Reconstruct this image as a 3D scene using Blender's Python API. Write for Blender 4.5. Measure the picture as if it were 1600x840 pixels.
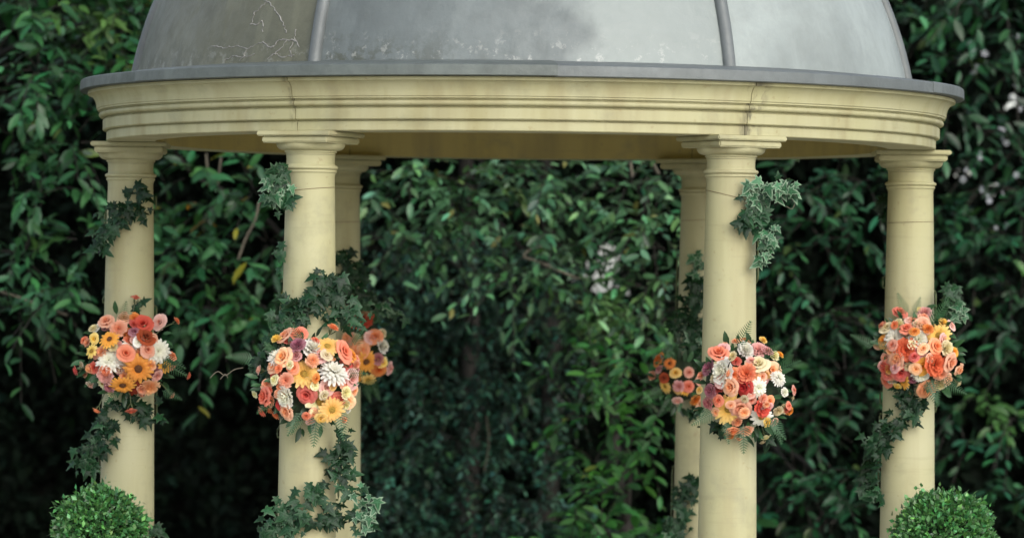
import bpy, bmesh, math, random
import numpy as np
from mathutils import Vector, Matrix, Euler

random.seed(11)
rng = np.random.default_rng(11)
R = math.radians
scene = bpy.context.scene
for o in list(bpy.data.objects):
    bpy.data.objects.remove(o)
COL = scene.collection

# ------------------------------------------------------------------ camera
CAMZ, CAMD, FPX = 1.65, 18.0, 7314.0
camd = bpy.data.cameras.new('camera')
camd.sensor_width = 36.0
camd.lens = FPX / 1600.0 * 36.0
camd.clip_start = 0.5
camd.clip_end = 2000.0
cam = bpy.data.objects.new('camera', camd)
COL.objects.link(cam)
CAM_M = (Matrix.Translation((0, -CAMD, CAMZ)) @ Matrix.Rotation(math.atan(12.0 / FPX), 4, 'Z')
         @ Matrix.Rotation(R(90) + math.atan(61.0 / FPX), 4, 'X') @ Matrix.Rotation(R(0.62), 4, 'Z'))
cam.matrix_world = CAM_M
camd.dof.use_dof = True
camd.dof.focus_distance = 16.9
camd.dof.aperture_fstop = 2.6
scene.camera = cam

# ------------------------------------------------------------------ light
SUN_EL, SUN_AZ = 30.0, 27.0      # azimuth measured from -Y (camera side) towards +X
sd = Vector((math.sin(R(SUN_AZ)) * math.cos(R(SUN_EL)), -math.cos(R(SUN_AZ)) * math.cos(R(SUN_EL)), math.sin(R(SUN_EL))))
world = bpy.data.worlds.new('World')
scene.world = world
world.use_nodes = True
wn = world.node_tree
wn.nodes.clear()
sky = wn.nodes.new('ShaderNodeTexSky')
sky.sky_type = 'NISHITA'
sky.sun_disc = False
sky.sun_elevation = R(SUN_EL)
sky.sun_rotation = math.atan2(sd.x, sd.y)
sky.air_density = 1.0
sky.dust_density = 2.0
sky.ozone_density = 1.0
hsv = wn.nodes.new('ShaderNodeHueSaturation')
hsv.inputs['Saturation'].default_value = 0.5
bg = wn.nodes.new('ShaderNodeBackground')
bg.inputs['Strength'].default_value = 0.15
wo = wn.nodes.new('ShaderNodeOutputWorld')
wn.links.new(sky.outputs[0], hsv.inputs['Color'])
wn.links.new(hsv.outputs[0], bg.inputs['Color'])
wn.links.new(bg.outputs[0], wo.inputs[0])
sl = bpy.data.lights.new('sun', 'SUN')
sl.energy = 0.6
sl.angle = R(60)
sl.color = (1.0, 0.985, 0.95)
so = bpy.data.objects.new('sun', sl)
COL.objects.link(so)
so.rotation_euler = sd.to_track_quat('Z', 'Y').to_euler()
so.location = sd * 30
scene.view_settings.view_transform = 'Standard'
scene.view_settings.look = 'None'
scene.view_settings.exposure = 0.9
scene.view_settings.gamma = 1.0
scene.render.engine = 'CYCLES'
scene.render.resolution_x, scene.render.resolution_y = 1024, 537

# ------------------------------------------------------------------ helpers
CR = np.array(CAM_M.to_3x3())
CP = np.array(CAM_M.translation)

def P(px, py, Y):
    """photo pixel + world depth plane Y -> world point"""
    d = CR @ np.array([(px - 800.0) / FPX, (420.0 - py) / FPX, -1.0])
    t = (Y - CP[1]) / d[1]
    return Vector(CP + d * t)

def proj(pts):
    q = (np.asarray(pts) - CP) @ CR
    return 800 + FPX * q[:, 0] / -q[:, 2], 420 - FPX * q[:, 1] / -q[:, 2], -q[:, 2]

def pxm(Y):
    return FPX / (Y + CAMD)

def link(name, me, mat=None, parent=None, sharp=None):
    if mat is not None and not me.materials:
        for m in (mat if isinstance(mat, (list, tuple)) else [mat]):
            me.materials.append(m)
    o = bpy.data.objects.new(name, me)
    COL.objects.link(o)
    if parent is not None:
        o.parent = parent
    if sharp is not None:
        me.polygons.foreach_set('use_smooth', [True] * len(me.polygons))
        me.set_sharp_from_angle(angle=R(sharp))
    return o

def empty(name, loc, label=None, cat=None, group=None):
    o = bpy.data.objects.new(name, None)
    o.empty_display_size = 0.1
    COL.objects.link(o)
    o.location = loc
    tag(o, label, cat, group)
    return o

def tag(o, label=None, cat=None, group=None, kind=None):
    if label: o['label'] = label
    if cat: o['category'] = cat
    if group: o['group'] = group
    if kind: o['kind'] = kind
    return o

def part(name, me, mat, root, sharp=None):
    """mesh given in world coordinates, stored relative to its thing's base"""
    o = link(name, me, mat, root, sharp)
    base = root.location.copy()
    if root.parent: base += root.parent.location
    o.matrix_parent_inverse = Matrix.Translation(-base)
    return o

def pydata(verts, faces):
    me = bpy.data.meshes.new('mesh')
    me.from_pydata([tuple(v) for v in verts], [], [tuple(f) for f in faces])
    me.update()
    return me

def fixn(me):
    bm = bmesh.new(); bm.from_mesh(me)
    bmesh.ops.recalc_face_normals(bm, faces=bm.faces)
    bm.to_mesh(me); bm.free()
    return me

def sweep(prof, a0, a1, n):
    """closed (r,z) profile swept from angle a0 to a1 (deg, 0 = towards camera)"""
    v, f = [], []
    k = len(prof)
    full = abs(a1 - a0) >= 360
    m = n if full else n + 1
    for i in range(m):
        a = R(a0 + (a1 - a0) * i / n)
        for r, z in prof:
            v.append((r * math.sin(a), -r * math.cos(a), z))
    for i in range(n):
        b0, b1 = i * k, ((i + 1) % m) * k
        for j in range(k):
            j2 = (j + 1) % k
            f.append((b0 + j, b1 + j, b1 + j2, b0 + j2))
    if not full:
        f.append(tuple(range(k)))
        f.append(tuple(reversed(range(n * k, n * k + k))))
    return fixn(pydata(v, f))

def lathe(prof, cx=0, cy=0, n=48):
    """open (r,z) profile from bottom to top, capped"""
    v, f = [], []
    k = len(prof)
    for i in range(n):
        a = 2 * math.pi * i / n
        for r, z in prof:
            v.append((cx + r * math.cos(a), cy + r * math.sin(a), z))
    for i in range(n):
        i2 = (i + 1) % n
        for j in range(k - 1):
            f.append((i * k + j, i2 * k + j, i2 * k + j + 1, i * k + j + 1))
    f.append(tuple(i * k for i in reversed(range(n))))
    f.append(tuple(i * k + k - 1 for i in range(n)))
    return fixn(pydata(v, f))

def tube(pts, rad, n=6, cap=True):
    pts = [Vector(p) for p in pts]
    m = len(pts)
    rads = rad if isinstance(rad, (list, tuple)) else [rad] * m
    v, f = [], []
    ref = Vector((0.31, 0.2, 0.93))
    for i, p in enumerate(pts):
        t = (pts[min(i + 1, m - 1)] - pts[max(i - 1, 0)])
        if t.length < 1e-9: t = Vector((0, 0, 1))
        t.normalize()
        a = t.cross(ref)
        if a.length < 1e-3: a = t.cross(Vector((1, 0, 0)))
        a.normalize(); b = t.cross(a)
        for k in range(n):
            an = 2 * math.pi * k / n
            v.append(p + (a * math.cos(an) + b * math.sin(an)) * rads[i])
    for i in range(m - 1):
        for k in range(n):
            k2 = (k + 1) % n
            f.append((i * n + k, i * n + k2, (i + 1) * n + k2, (i + 1) * n + k))
    if cap:
        f.append(tuple(reversed(range(n))))
        f.append(tuple(range((m - 1) * n, m * n)))
    return fixn(pydata(v, f))

def catmull(pts, per=6):
    pts = [Vector(p) for p in pts]
    out = []
    q = [pts[0] * 2 - pts[1]] + pts + [pts[-1] * 2 - pts[-2]]
    for i in range(1, len(q) - 2):
        for k in range(per):
            t = k / per
            a, b, c, d = q[i - 1], q[i], q[i + 1], q[i + 2]
            out.append(0.5 * ((2 * b) + (c - a) * t + (2 * a - 5 * b + 4 * c - d) * t * t + (3 * b - a - 3 * c + d) * t ** 3))
    out.append(pts[-1])
    return out

def boxmesh(cx, cy, z0, z1, w, d, rot=0.0, bevel=0.004):
    bm = bmesh.new()
    bmesh.ops.create_cube(bm, size=1.0)
    for v in bm.verts:
        v.co = Vector((v.co.x * w, v.co.y * d, v.co.z * (z1 - z0)))
    if bevel:
        bmesh.ops.bevel(bm, geom=bm.edges[:], offset=bevel, segments=2, affect='EDGES')
    M = Matrix.Translation((cx, cy, (z0 + z1) / 2)) @ Matrix.Rotation(rot, 4, 'Z')
    bmesh.ops.transform(bm, matrix=M, verts=bm.verts)
    me = bpy.data.meshes.new('box'); bm.to_mesh(me); bm.free()
    return me

# ------------------------------------------------------------------ materials
class NT:
    def __init__(s, name):
        s.m = bpy.data.materials.new(name)
        s.m.use_nodes = True
        s.t = s.m.node_tree
        s.b = s.t.nodes['Principled BSDF']
    def n(s, typ, **kw):
        x = s.t.nodes.new(typ)
        for k, v in kw.items():
            if k in x.inputs: x.inputs[k].default_value = v
            else: setattr(x, k, v)
        return x
    def l(s, a, b): s.t.links.new(a, b)
    def noise(s, scale, detail=4, vec=None, rough=0.55, mapping=None):
        x = s.n('ShaderNodeTexNoise', Scale=scale, Detail=detail, Roughness=rough)
        v = vec if vec is not None else s.n('ShaderNodeTexCoord').outputs['Object']
        if mapping:
            mp = s.n('ShaderNodeMapping'); mp.inputs['Scale'].default_value = mapping
            s.l(v, mp.inputs['Vector']); v = mp.outputs[0]
        s.l(v, x.inputs['Vector'])
        return x.outputs['Fac']
    def ramp(s, fac, stops):
        x = s.n('ShaderNodeValToRGB')
        e = x.color_ramp.elements
        while len(e) < len(stops): e.new(0.5)
        for i, (p, c) in enumerate(stops):
            e[i].position = p
            e[i].color = (*c, 1) if isinstance(c, (tuple, list)) else (c, c, c, 1)
        s.l(fac, x.inputs[0])
        return x.outputs[0]
    def mix(s, fac, a, b, mode='MIX'):
        x = s.n('ShaderNodeMix', data_type='RGBA', blend_type=mode)
        for val, idx in ((fac, 0), (a, 6), (b, 7)):
            if hasattr(val, 'is_output'): s.l(val, x.inputs[idx])
            elif idx == 0: x.inputs[0].default_value = val
            else: x.inputs[idx].default_value = (*val, 1) if len(val) == 3 else val
        return x.outputs[2]
    def math(s, op, a, b=None, clamp=False):
        x = s.n('ShaderNodeMath', operation=op, use_clamp=clamp)
        for i, v in enumerate((a, b)):
            if v is None: continue
            if hasattr(v, 'is_output'): s.l(v, x.inputs[i])
            else: x.inputs[i].default_value = v
        return x.outputs[0]
    def bump(s, h, strength=0.2, dist=0.01):
        x = s.n('ShaderNodeBump', Strength=strength, Distance=dist)
        s.l(h, x.inputs['Height']); s.l(x.outputs[0], s.b.inputs['Normal'])
    def geo(s): return s.n('ShaderNodeNewGeometry').outputs['Position']
    def sep(s, v):
        x = s.n('ShaderNodeSeparateXYZ'); s.l(v, x.inputs[0]); return x.outputs

ZB = CAMZ + 0.62         # underside of the entablature
ZL = ZB + 0.231          # top of the lead lip

def mat_cream(name, base=(0.390, 0.372, 0.205), stain=False):
    t = NT(name)
    pos = t.geo()
    a = t.noise(2.2, 5, pos)
    b = t.noise(9.0, 6, pos, mapping=(1, 1, 0.12))
    g = t.noise(60, 3, pos)
    c = t.mix(t.ramp(a, [(0.35, 0.0), (0.7, 1.0)]), base, tuple(x * y for x, y in zip(base, (1.07, 1.08, 1.22))))
    c = t.mix(t.math('MULTIPLY', t.ramp(b, [(0.48, 0.0), (0.72, 1.0)]), 0.55), c, (0.26, 0.22, 0.11))
    blot = t.ramp(t.noise(5.5, 7, pos, 0.68), [(0.54, 0.0), (0.70, 1.0)])
    c = t.mix(t.math('MULTIPLY', blot, 0.45), c, (0.23, 0.228, 0.15))
    hl = t.ramp(t.noise(4.0, 5, pos, mapping=(1, 1, 14)), [(0.60, 0.0), (0.68, 1.0)])
    c = t.mix(t.math('MULTIPLY', hl, 0.14), c, (0.22, 0.20, 0.12))
    speck = t.ramp(t.noise(38, 2, pos), [(0.68, 0.0), (0.73, 1.0)])
    c = t.mix(t.math('MULTIPLY', speck, 0.45), c, (0.30, 0.25, 0.13))
    if stain:
        # dirt that has run out of the open joints above the front columns
        x, y, z = t.sep(pos)
        ang = t.math('ARCTAN2', x, t.math('MULTIPLY', y, -1.0))
        for a0, w, st in ((R(30.6), 0.040, 0.95), (R(-30.4), 0.012, 0.6)):
            d = t.math('ABSOLUTE', t.math('SUBTRACT', ang, a0))
            nz = t.noise(26, 5, pos, mapping=(1, 1, 0.45))
            dd = t.math('DIVIDE', d, w)
            msk = t.math('MULTIPLY', t.ramp(dd, [(0.0, 1.0), (1.0, 0.0)]), t.ramp(nz, [(0.46, 0.0), (0.58, 1.0)]))
            c = t.mix(t.math('MULTIPLY', msk, st), c, (0.10, 0.09, 0.06))
        run = t.ramp(t.noise(7, 6, pos, mapping=(1, 1, 0.08)), [(0.50, 0.0), (0.75, 1.0)])
        c = t.mix(t.math('MULTIPLY', run, 0.4), c, (0.26, 0.22, 0.08))
    t.l(c, t.b.inputs['Base Color'])
    t.b.inputs['Roughness'].default_value = 0.62
    t.b.inputs['Specular IOR Level'].default_value = 0.35
    t.bump(t.math('ADD', t.math('MULTIPLY', g, 0.3), a), 0.25, 0.004)
    return t.m

def mat_lead(name, base, var=1.0, moss=0.0, bloom=None):
    t = NT(name)
    pos = t.geo()
    big = t.noise(1.6, 6, pos, 0.6)
    fine = t.noise(14, 7, pos, 0.65)
    streak = t.noise(5, 6, pos, mapping=(1, 1, 0.18))
    lo = tuple(x * 0.78 for x in base); hi = tuple(min(1, x * 1.22) for x in base)
    c = t.mix(t.ramp(big, [(0.35, 0.0), (0.66, 1.0)]), lo, hi)
    c = t.mix(t.math('MULTIPLY', t.ramp(fine, [(0.45, 0.0), (0.75, 1.0)]), 0.30 * var), c, tuple(x * 0.62 for x in base))
    blot = t.ramp(t.noise(6.5, 8, pos, 0.7), [(0.52, 0.0), (0.60, 1.0)])
    c = t.mix(t.math('MULTIPLY', blot, 0.22 * var), c, tuple(x * 0.7 for x in base))
    sc = t.ramp(t.noise(9, 6, pos, mapping=(1, 1, 0.06)), [(0.58, 0.0), (0.66, 1.0)])
    c = t.mix(t.math('MULTIPLY', sc, 0.25 * var), c, tuple(min(1, x * 1.45) for x in base))
    c = t.mix(t.math('MULTIPLY', t.ramp(streak, [(0.5, 0.0), (0.72, 1.0)]), 0.3 * var), c, tuple(min(1, x * 1.4) for x in base))
    if moss:
        x, y, z = t.sep(pos)
        if bloom:
            e = t.math('ADD', x, t.math('MULTIPLY', t.math('SUBTRACT', t.noise(4, 7, pos, 0.62), 0.5), 0.9))
            e = t.math('ADD', e, t.math('MULTIPLY', t.math('SUBTRACT', z, ZL + .12), 0.5))
            c = t.mix(t.math('MULTIPLY', t.ramp(e, [(0.02, 0.0), (0.30, 1.0)]), 0.85), c, bloom)
        hgt = t.ramp(t.math('DIVIDE', t.math('SUBTRACT', z, ZL), 0.16), [(0.12, 1.0), (0.9, 0.0)])
        side = t.ramp(x, [(0.0, 0.0), (1.0, 0.0)])
        sx = t.ramp(t.math('ADD', x, 1.0), [(0.25, 1.0), (1.35, 0.0)])
        nz = t.ramp(t.noise(13, 8, pos, 0.72), [(0.47, 0.0), (0.56, 1.0)])
        msk = t.math('MULTIPLY', t.math('MULTIPLY', hgt, sx), t.math('MULTIPLY', nz, moss))
        c = t.mix(msk, c, (0.060, 0.065, 0.045))
        nz2 = t.ramp(t.noise(20, 8, pos, 0.7), [(0.56, 0.0), (0.62, 1.0)])
        c = t.mix(t.math('MULTIPLY', t.math('MULTIPLY', hgt, nz2), 0.5 * moss), c, (0.45, 0.46, 0.43))
    t.l(c, t.b.inputs['Base Color'])
    t.b.inputs['Metallic'].default_value = 0.1
    r = t.ramp(fine, [(0.3, 0.45), (0.7, 0.6)])
    t.l(r, t.b.inputs['Roughness'])
    t.bump(t.math('ADD', t.math('MULTIPLY', fine, 0.25), t.noise(2.6, 3, pos)), 0.55, 0.03)
    return t.m

def mat_leaf(name, base, rough=0.38, var=0.35, spec=0.5, trans=0.25, sub=0.0):
    """leaf-by-leaf colour from the point attribute 'tint'"""
    t = NT(name)
    at = t.n('ShaderNodeAttribute', attribute_name='tint')
    c = t.mix(1.0, base, at.outputs['Color'], 'MULTIPLY')
    oi = t.n('ShaderNodeObjectInfo')
    t.l(c, t.b.inputs['Base Color'])
    t.b.inputs['Roughness'].default_value = rough
    t.b.inputs['Specular IOR Level'].default_value = spec
    if trans:
        tr = t.n('ShaderNodeBsdfTranslucent')
        t.l(t.mix(1.0, c, (1.0, 1.25, 0.7), 'MULTIPLY'), tr.inputs['Color'])
        mx = t.n('ShaderNodeMixShader'); mx.inputs[0].default_value = trans
        t.l(t.b.outputs[0], mx.inputs[1]); t.l(tr.outputs[0], mx.inputs[2])
        t.l(mx.outputs[0], t.t.nodes['Material Output'].inputs['Surface'])
    return t.m

def mat_plain(name, base, rough=0.6, nscale=12, amt=0.3, bump=0.2):
    t = NT(name)
    n = t.noise(nscale, 5)
    c = t.mix(t.ramp(n, [(0.3, 0.0), (0.7, 1.0)]), tuple(x * (1 - amt) for x in base), tuple(min(1, x * (1 + amt)) for x in base))
    t.l(c, t.b.inputs['Base Color'])
    t.b.inputs['Roughness'].default_value = rough
    t.bump(n, bump, 0.01)
    return t.m

def mat_ivy(name, base, edge, edge_amt):
    """lobed leaf: paler veins along the lobes, a paler margin on variegated kinds"""
    t = NT(name)
    e = t.n('ShaderNodeAttribute', attribute_name='edge').outputs['Fac']
    vn = t.n('ShaderNodeAttribute', attribute_name='vein').outputs['Fac']
    oi = t.n('ShaderNodeObjectInfo').outputs['Random']
    nz = t.noise(24, 3)
    br = t.ramp(oi, [(0.0, 0.55), (0.8, 1.15), (1.0, 1.7)])
    c = t.mix(1.0, base, br, 'MULTIPLY')
    c = t.mix(t.math('MULTIPLY', t.ramp(vn, [(0.62, 0.0), (0.95, 1.0)]), 0.35), c, tuple(min(1, x * 2.6 + 0.02) for x in base))
    em = t.ramp(t.math('ADD', e, t.math('MULTIPLY', t.math('SUBTRACT', nz, 0.5), 0.7)), [(0.62, 0.0), (0.80, 1.0)])
    c = t.mix(t.math('MULTIPLY', em, edge_amt), c, edge)
    t.l(c, t.b.inputs['Base Color'])
    t.b.inputs['Roughness'].default_value = 0.24
    t.b.inputs['Specular IOR Level'].default_value = 0.2
    t.bump(nz, 0.3, 0.004)
    return t.m

def mat_petal(name, inner, outer):
    t = NT(name)
    co = t.n('ShaderNodeTexCoord').outputs['Object']
    x, y, z = t.sep(co)
    rr = t.math('SQRT', t.math('ADD', t.math('MULTIPLY', x, x), t.math('MULTIPLY', y, y)))
    f = t.ramp(rr, [(0.05, 0.0), (0.5, 1.0)])
    oi = t.n('ShaderNodeObjectInfo').outputs['Random']
    c = t.mix(f, inner, outer)
    h = t.n('ShaderNodeHueSaturation')
    t.l(t.math('ADD', t.math('MULTIPLY', oi, 0.045), 0.48), h.inputs['Hue'])
    t.l(t.math('ADD', t.math('MULTIPLY', oi, 0.34), 0.8), h.inputs['Value'])
    t.l(c, h.inputs['Color'])
    n = t.noise(9, 3)
    c2 = t.mix(t.math('MULTIPLY', n, 0.25), h.outputs[0], tuple(v * 0.75 for v in inner))
    t.l(c2, t.b.inputs['Base Color'])
    tr = t.n('ShaderNodeBsdfTranslucent'); t.l(c2, tr.inputs['Color'])
    mx = t.n('ShaderNodeMixShader'); mx.inputs[0].default_value = 0.3
    t.l(t.b.outputs[0], mx.inputs[1]); t.l(tr.outputs[0], mx.inputs[2]); t.l(mx.outputs[0], t.t.nodes['Material Output'].inputs['Surface'])
    t.b.inputs['Roughness'].default_value = 0.75
    t.b.inputs['Specular IOR Level'].default_value = 0.25
    return t.m

M_CREAM = mat_cream('cream_paint')
M_ENTAB = mat_cream('cream_paint_weathered', stain=True)
M_CEIL = mat_cream('cream_bounce_tint', base=(0.44, 0.36, 0.13))  # cream deepened towards ochre: warm interreflected shade put into the colour
M_STONE = mat_plain('pale_stone', (0.36, 0.34, 0.29), 0.8, 6, 0.25)
M_LEADS = [mat_lead('lead_sheet_silvery', (0.27, 0.303, 0.290), 0.6),
           mat_lead('lead_sheet_patchy', (0.118, 0.137, 0.136), 1.0, moss=1.0, bloom=(0.245, 0.278, 0.265)),
           mat_lead('lead_sheet_dull_brownish', (0.128, 0.130, 0.090), 1.2, moss=0.5)]
M_LEADRIM = mat_lead('lead_rim', (0.118, 0.133, 0.132), 1.0)
M_LEADRIM2 = mat_lead('lead_rim_dark', (0.075, 0.090, 0.080), 1.3)
M_LEADRIM3 = mat_lead('lead_rim_mottled', (0.100, 0.116, 0.108), 1.6)
M_LEADRIB = mat_lead('lead_rib', (0.125, 0.138, 0.138), 1.0)
M_LIME = mat_plain('lime_deposit', (0.22, 0.215, 0.20), 0.85, 60, 0.35)
M_BARK = mat_plain('bark', (0.016, 0.014, 0.010), 0.85, 20, 0.45, 0.6)
M_TWIG = mat_plain('pale_twig', (0.12, 0.105, 0.075), 0.8, 30, 0.3)
M_WIRE = mat_plain('tie_wire', (0.16, 0.12, 0.06), 0.6, 30, 0.2)
M_STEM = mat_plain('green_stem', (0.07, 0.09, 0.035), 0.6, 30, 0.3)
M_SOIL = mat_plain('soil', (0.035, 0.026, 0.018), 0.95, 25, 0.4, 0.6)
M_TERRA = mat_plain('terracotta', (0.30, 0.13, 0.07), 0.8, 14, 0.25)
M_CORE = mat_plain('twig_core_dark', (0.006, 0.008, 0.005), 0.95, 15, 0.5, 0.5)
M_FOAM = mat_plain('moss_holder', (0.016, 0.030, 0.012), 0.95, 40, 0.5, 0.8)

# ------------------------------------------------------------------ ground
def grid_sheet(x0, x1, y0, y1, n, z):
    v, f = [], []
    for j in range(n + 1):
        for i in range(n + 1):
            v.append((x0 + (x1 - x0) * i / n, y0 + (y1 - y0) * j / n, z))
    for j in range(n):
        for i in range(n):
            a = j * (n + 1) + i
            f.append((a, a + 1, a + n + 2, a + n + 1))
    return pydata(v, f)

tg = NT('lawn')
gp = tg.geo()
gc = tg.mix(tg.ramp(tg.noise(1.2, 6, gp), [(0.35, 0.0), (0.65, 1.0)]), (0.022, 0.045, 0.012), (0.05, 0.085, 0.025))
gc = tg.mix(tg.math('MULTIPLY', tg.noise(60, 4, gp), 0.5), gc, (0.02, 0.03, 0.01))
tg.l(gc, tg.b.inputs['Base Color']); tg.b.inputs['Roughness'].default_value = 0.9
tg.bump(tg.noise(90, 3, gp), 0.8, 0.02)
tag(link('ground', grid_sheet(-600, 600, -600, 600, 24, 0.0), tg.m), kind='structure')
tgr = NT('bounce_gravel')  # unseen pale ground, added to bounce light up onto columns and soffit
gv = tgr.n('ShaderNodeTexVoronoi', Scale=70.0); tgr.l(tgr.geo(), gv.inputs['Vector'])
tgr.l(tgr.mix(tgr.ramp(gv.outputs['Color'], [(0.2, 0.0), (0.8, 1.0)]), (0.40, 0.37, 0.31), (0.62, 0.59, 0.52)), tgr.b.inputs['Base Color'])
tgr.b.inputs['Roughness'].default_value = 0.9; tgr.bump(gv.outputs['Distance'], 0.8, 0.01)
tag(link('bounce_apron', pydata([(6.0 * math.cos(2 * math.pi * i / 64), -3.6 + 5.9 * math.sin(2 * math.pi * i / 64), 0.004) for i in range(64)], [tuple(range(64))]), tgr.m), kind='structure')
# bare shaded earth under the trees
pts = []
for i in range(40):
    a = 2 * math.pi * i / 40
    k = 1 + 0.08 * math.sin(3 * a + 1) + 0.05 * math.sin(7 * a)
    pts.append((7.5 * math.cos(a) * k, 6.6 + 3.9 * math.sin(a) * k, 0.006))
tag(link('planting_bed', pydata(pts, [tuple(range(40))]), M_SOIL), kind='structure')

# ------------------------------------------------------------------ gazebo
gaz = empty('gazebo', (0, 0, 0), 'round cream garden gazebo with six columns and grey lead dome', 'gazebo')
COLR = 1.5
# stepped base
part('step', lathe([(1.98, 0.0), (2.0, 0.012), (2.0, 0.06), (1.985, 0.075)], n=72), M_STONE, gaz, 30)
part('step', lathe([(1.78, 0.075), (1.80, 0.087), (1.80, 0.138), (1.785, 0.15)], n=72), M_STONE, gaz, 30)

# entablature: six curved segments with open joints above the columns
def arc(cx, cz, rr, a0, a1, n):
    return [(cx + rr * math.cos(R(a0 + (a1 - a0) * i / n)), cz + rr * math.sin(R(a0 + (a1 - a0) * i / n))) for i in range(n + 1)]
ent = empty('entablature', (0, 0, ZB)); ent.parent = gaz
prof = [(1.405, 0.0), (1.586, 0.0), (1.589, 0.003), (1.589, 0.033), (1.5845, 0.0345), (1.5845, 0.0385), (1.600, 0.0395), (1.6035, 0.043),
        (1.6035, 0.078), (1.600, 0.0815), (1.5955, 0.083), (1.5955, 0.0865), (1.608, 0.088)]
prof += [(1.608 + 0.011 * math.sin(R(a)), 0.098 - 0.010 * math.cos(R(a))) for a in range(10, 171, 20)]
prof += [(1.612, 0.109), (1.612, 0.113), (1.624, 0.114), (1.624, 0.119)]
prof += [(1.628 + 0.034 * (1 - math.cos(R(a))), 0.122 + 0.058 * math.sin(R(a))) for a in range(0, 91, 10)]
prof += [(1.662, 0.193), (1.38, 0.193), (1.38, 0.16), (1.405, 0.15)]
prof = [(r, z if z <= 0.119 else 0.119 + (z - 0.119) * 0.92) for r, z in prof]
for i in range(6):
    c = 60 * i
    gap = 0.055
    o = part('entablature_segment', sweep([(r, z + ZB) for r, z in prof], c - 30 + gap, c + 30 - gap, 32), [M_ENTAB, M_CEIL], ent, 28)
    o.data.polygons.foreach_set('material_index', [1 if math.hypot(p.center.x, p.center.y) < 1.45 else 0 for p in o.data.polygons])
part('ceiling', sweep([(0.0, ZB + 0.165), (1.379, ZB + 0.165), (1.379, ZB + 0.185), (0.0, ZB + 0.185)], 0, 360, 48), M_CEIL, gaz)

# lead lip: six lapped lengths
rimp = [(1.655, 0.1935), (1.688, 0.1935), (1.692, 0.197), (1.691, 0.232), (1.690, 0.240), (1.685, 0.2445), (1.675, 0.246), (1.60, 0.258), (1.44, 0.278), (1.44, 0.262), (1.60, 0.240), (1.655, 0.232)]
rimp = [(r, 0.1875 + (z - 0.1935) * 0.82) for r, z in rimp]
rim = empty('lead_rim', (0, 0, ZL)); rim.parent = gaz
for i in range(6):
    a0 = 4 + 60 * i
    off = 0.0035 if i % 2 else 0.0
    o = part('rim_sheet', sweep([(r + off, z + ZB + off * 0.5) for r, z in rimp], a0 - 0.25 * (i % 2), a0 + 60 + 0.25 * (i % 2), 40),
             {4: M_LEADRIM2, 5: M_LEADRIM3}.get(i, M_LEADRIM), rim, 35)

# dome: six lead sheets between rolled ribs
dome = empty('dome', (0, 0, ZL)); dome.parent = gaz
DZ = ZL + 0.012
DC = DZ - 0.27
DR = math.hypot(1.48, 0.27)
e0 = math.asin(0.27 / DR)
def dome_pt(phi, el, rr=DR):
    return Vector((rr * math.cos(el) * math.sin(phi), -rr * math.cos(el) * math.cos(phi), DC + rr * math.sin(el)))
NE, NA = 28, 20
for i in range(6):
    c = R(60 * i)
    v, f = [], []
    for sh, rr in ((0, DR), (1, DR - 0.02)):
        for j in range(NE + 1):
            el = e0 + (R(87) - e0) * j / NE
            for k in range(NA + 1):
                ph = c + R(-30 + 60 * k / NA)
                # sheets dished very slightly between the ribs, hand-beaten
                s = math.cos(R(-90 + 180 * k / NA))
                dz = 0.004 * math.sin(5 * ph + 9 * el) + 0.003 * math.sin(17 * ph - 6 * el)
                v.append(dome_pt(ph, el, rr - 0.012 * s + dz * s))
    W = NA + 1
    n1 = (NE + 1) * W
    for j in range(NE):
        for k in range(NA):
            a = j * W + k
            f.append((a, a + 1, a + W + 1, a + W))
            b = a + n1
            f.append((b, b + W, b + W + 1, b + 1))
    m = {0: M_LEADS[1], 1: M_LEADS[0], 5: M_LEADS[2]}.get(i, M_LEADS[0 if i < 3 else 2])
    o = part('lead_sheet', fixn(pydata(v, f)), m, dome, 60)
    o['label'] = {0: 'patchy grey lead sheet facing the camera with moss along its foot', 1: 'pale silvery lead sheet', 5: 'dull brownish grey lead sheet with pale lime marks'}.get(i, 'lead sheet')
for i in range(6):
    ph = R(30 + 60 * i)
    pp = [dome_pt(ph, e0 - 0.012 + (R(86) - e0) * j / 40, DR + 0.004) for j in range(41)]
    part('rib', tube(pp, 0.0235, 12), M_LEADRIB, dome, 50)
part('finial', lathe([(0.13, DC + DR - 0.02), (0.14, DC + DR), (0.10, DC + DR + 0.02), (0.035, DC + DR + 0.06), (0.03, DC + DR + 0.12), (0.06, DC + DR + 0.16),
                      (0.075, DC + DR + 0.21), (0.06, DC + DR + 0.26), (0.02, DC + DR + 0.30), (0.004, DC + DR + 0.36)], n=24), M_LEADRIB, dome, 40)
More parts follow.
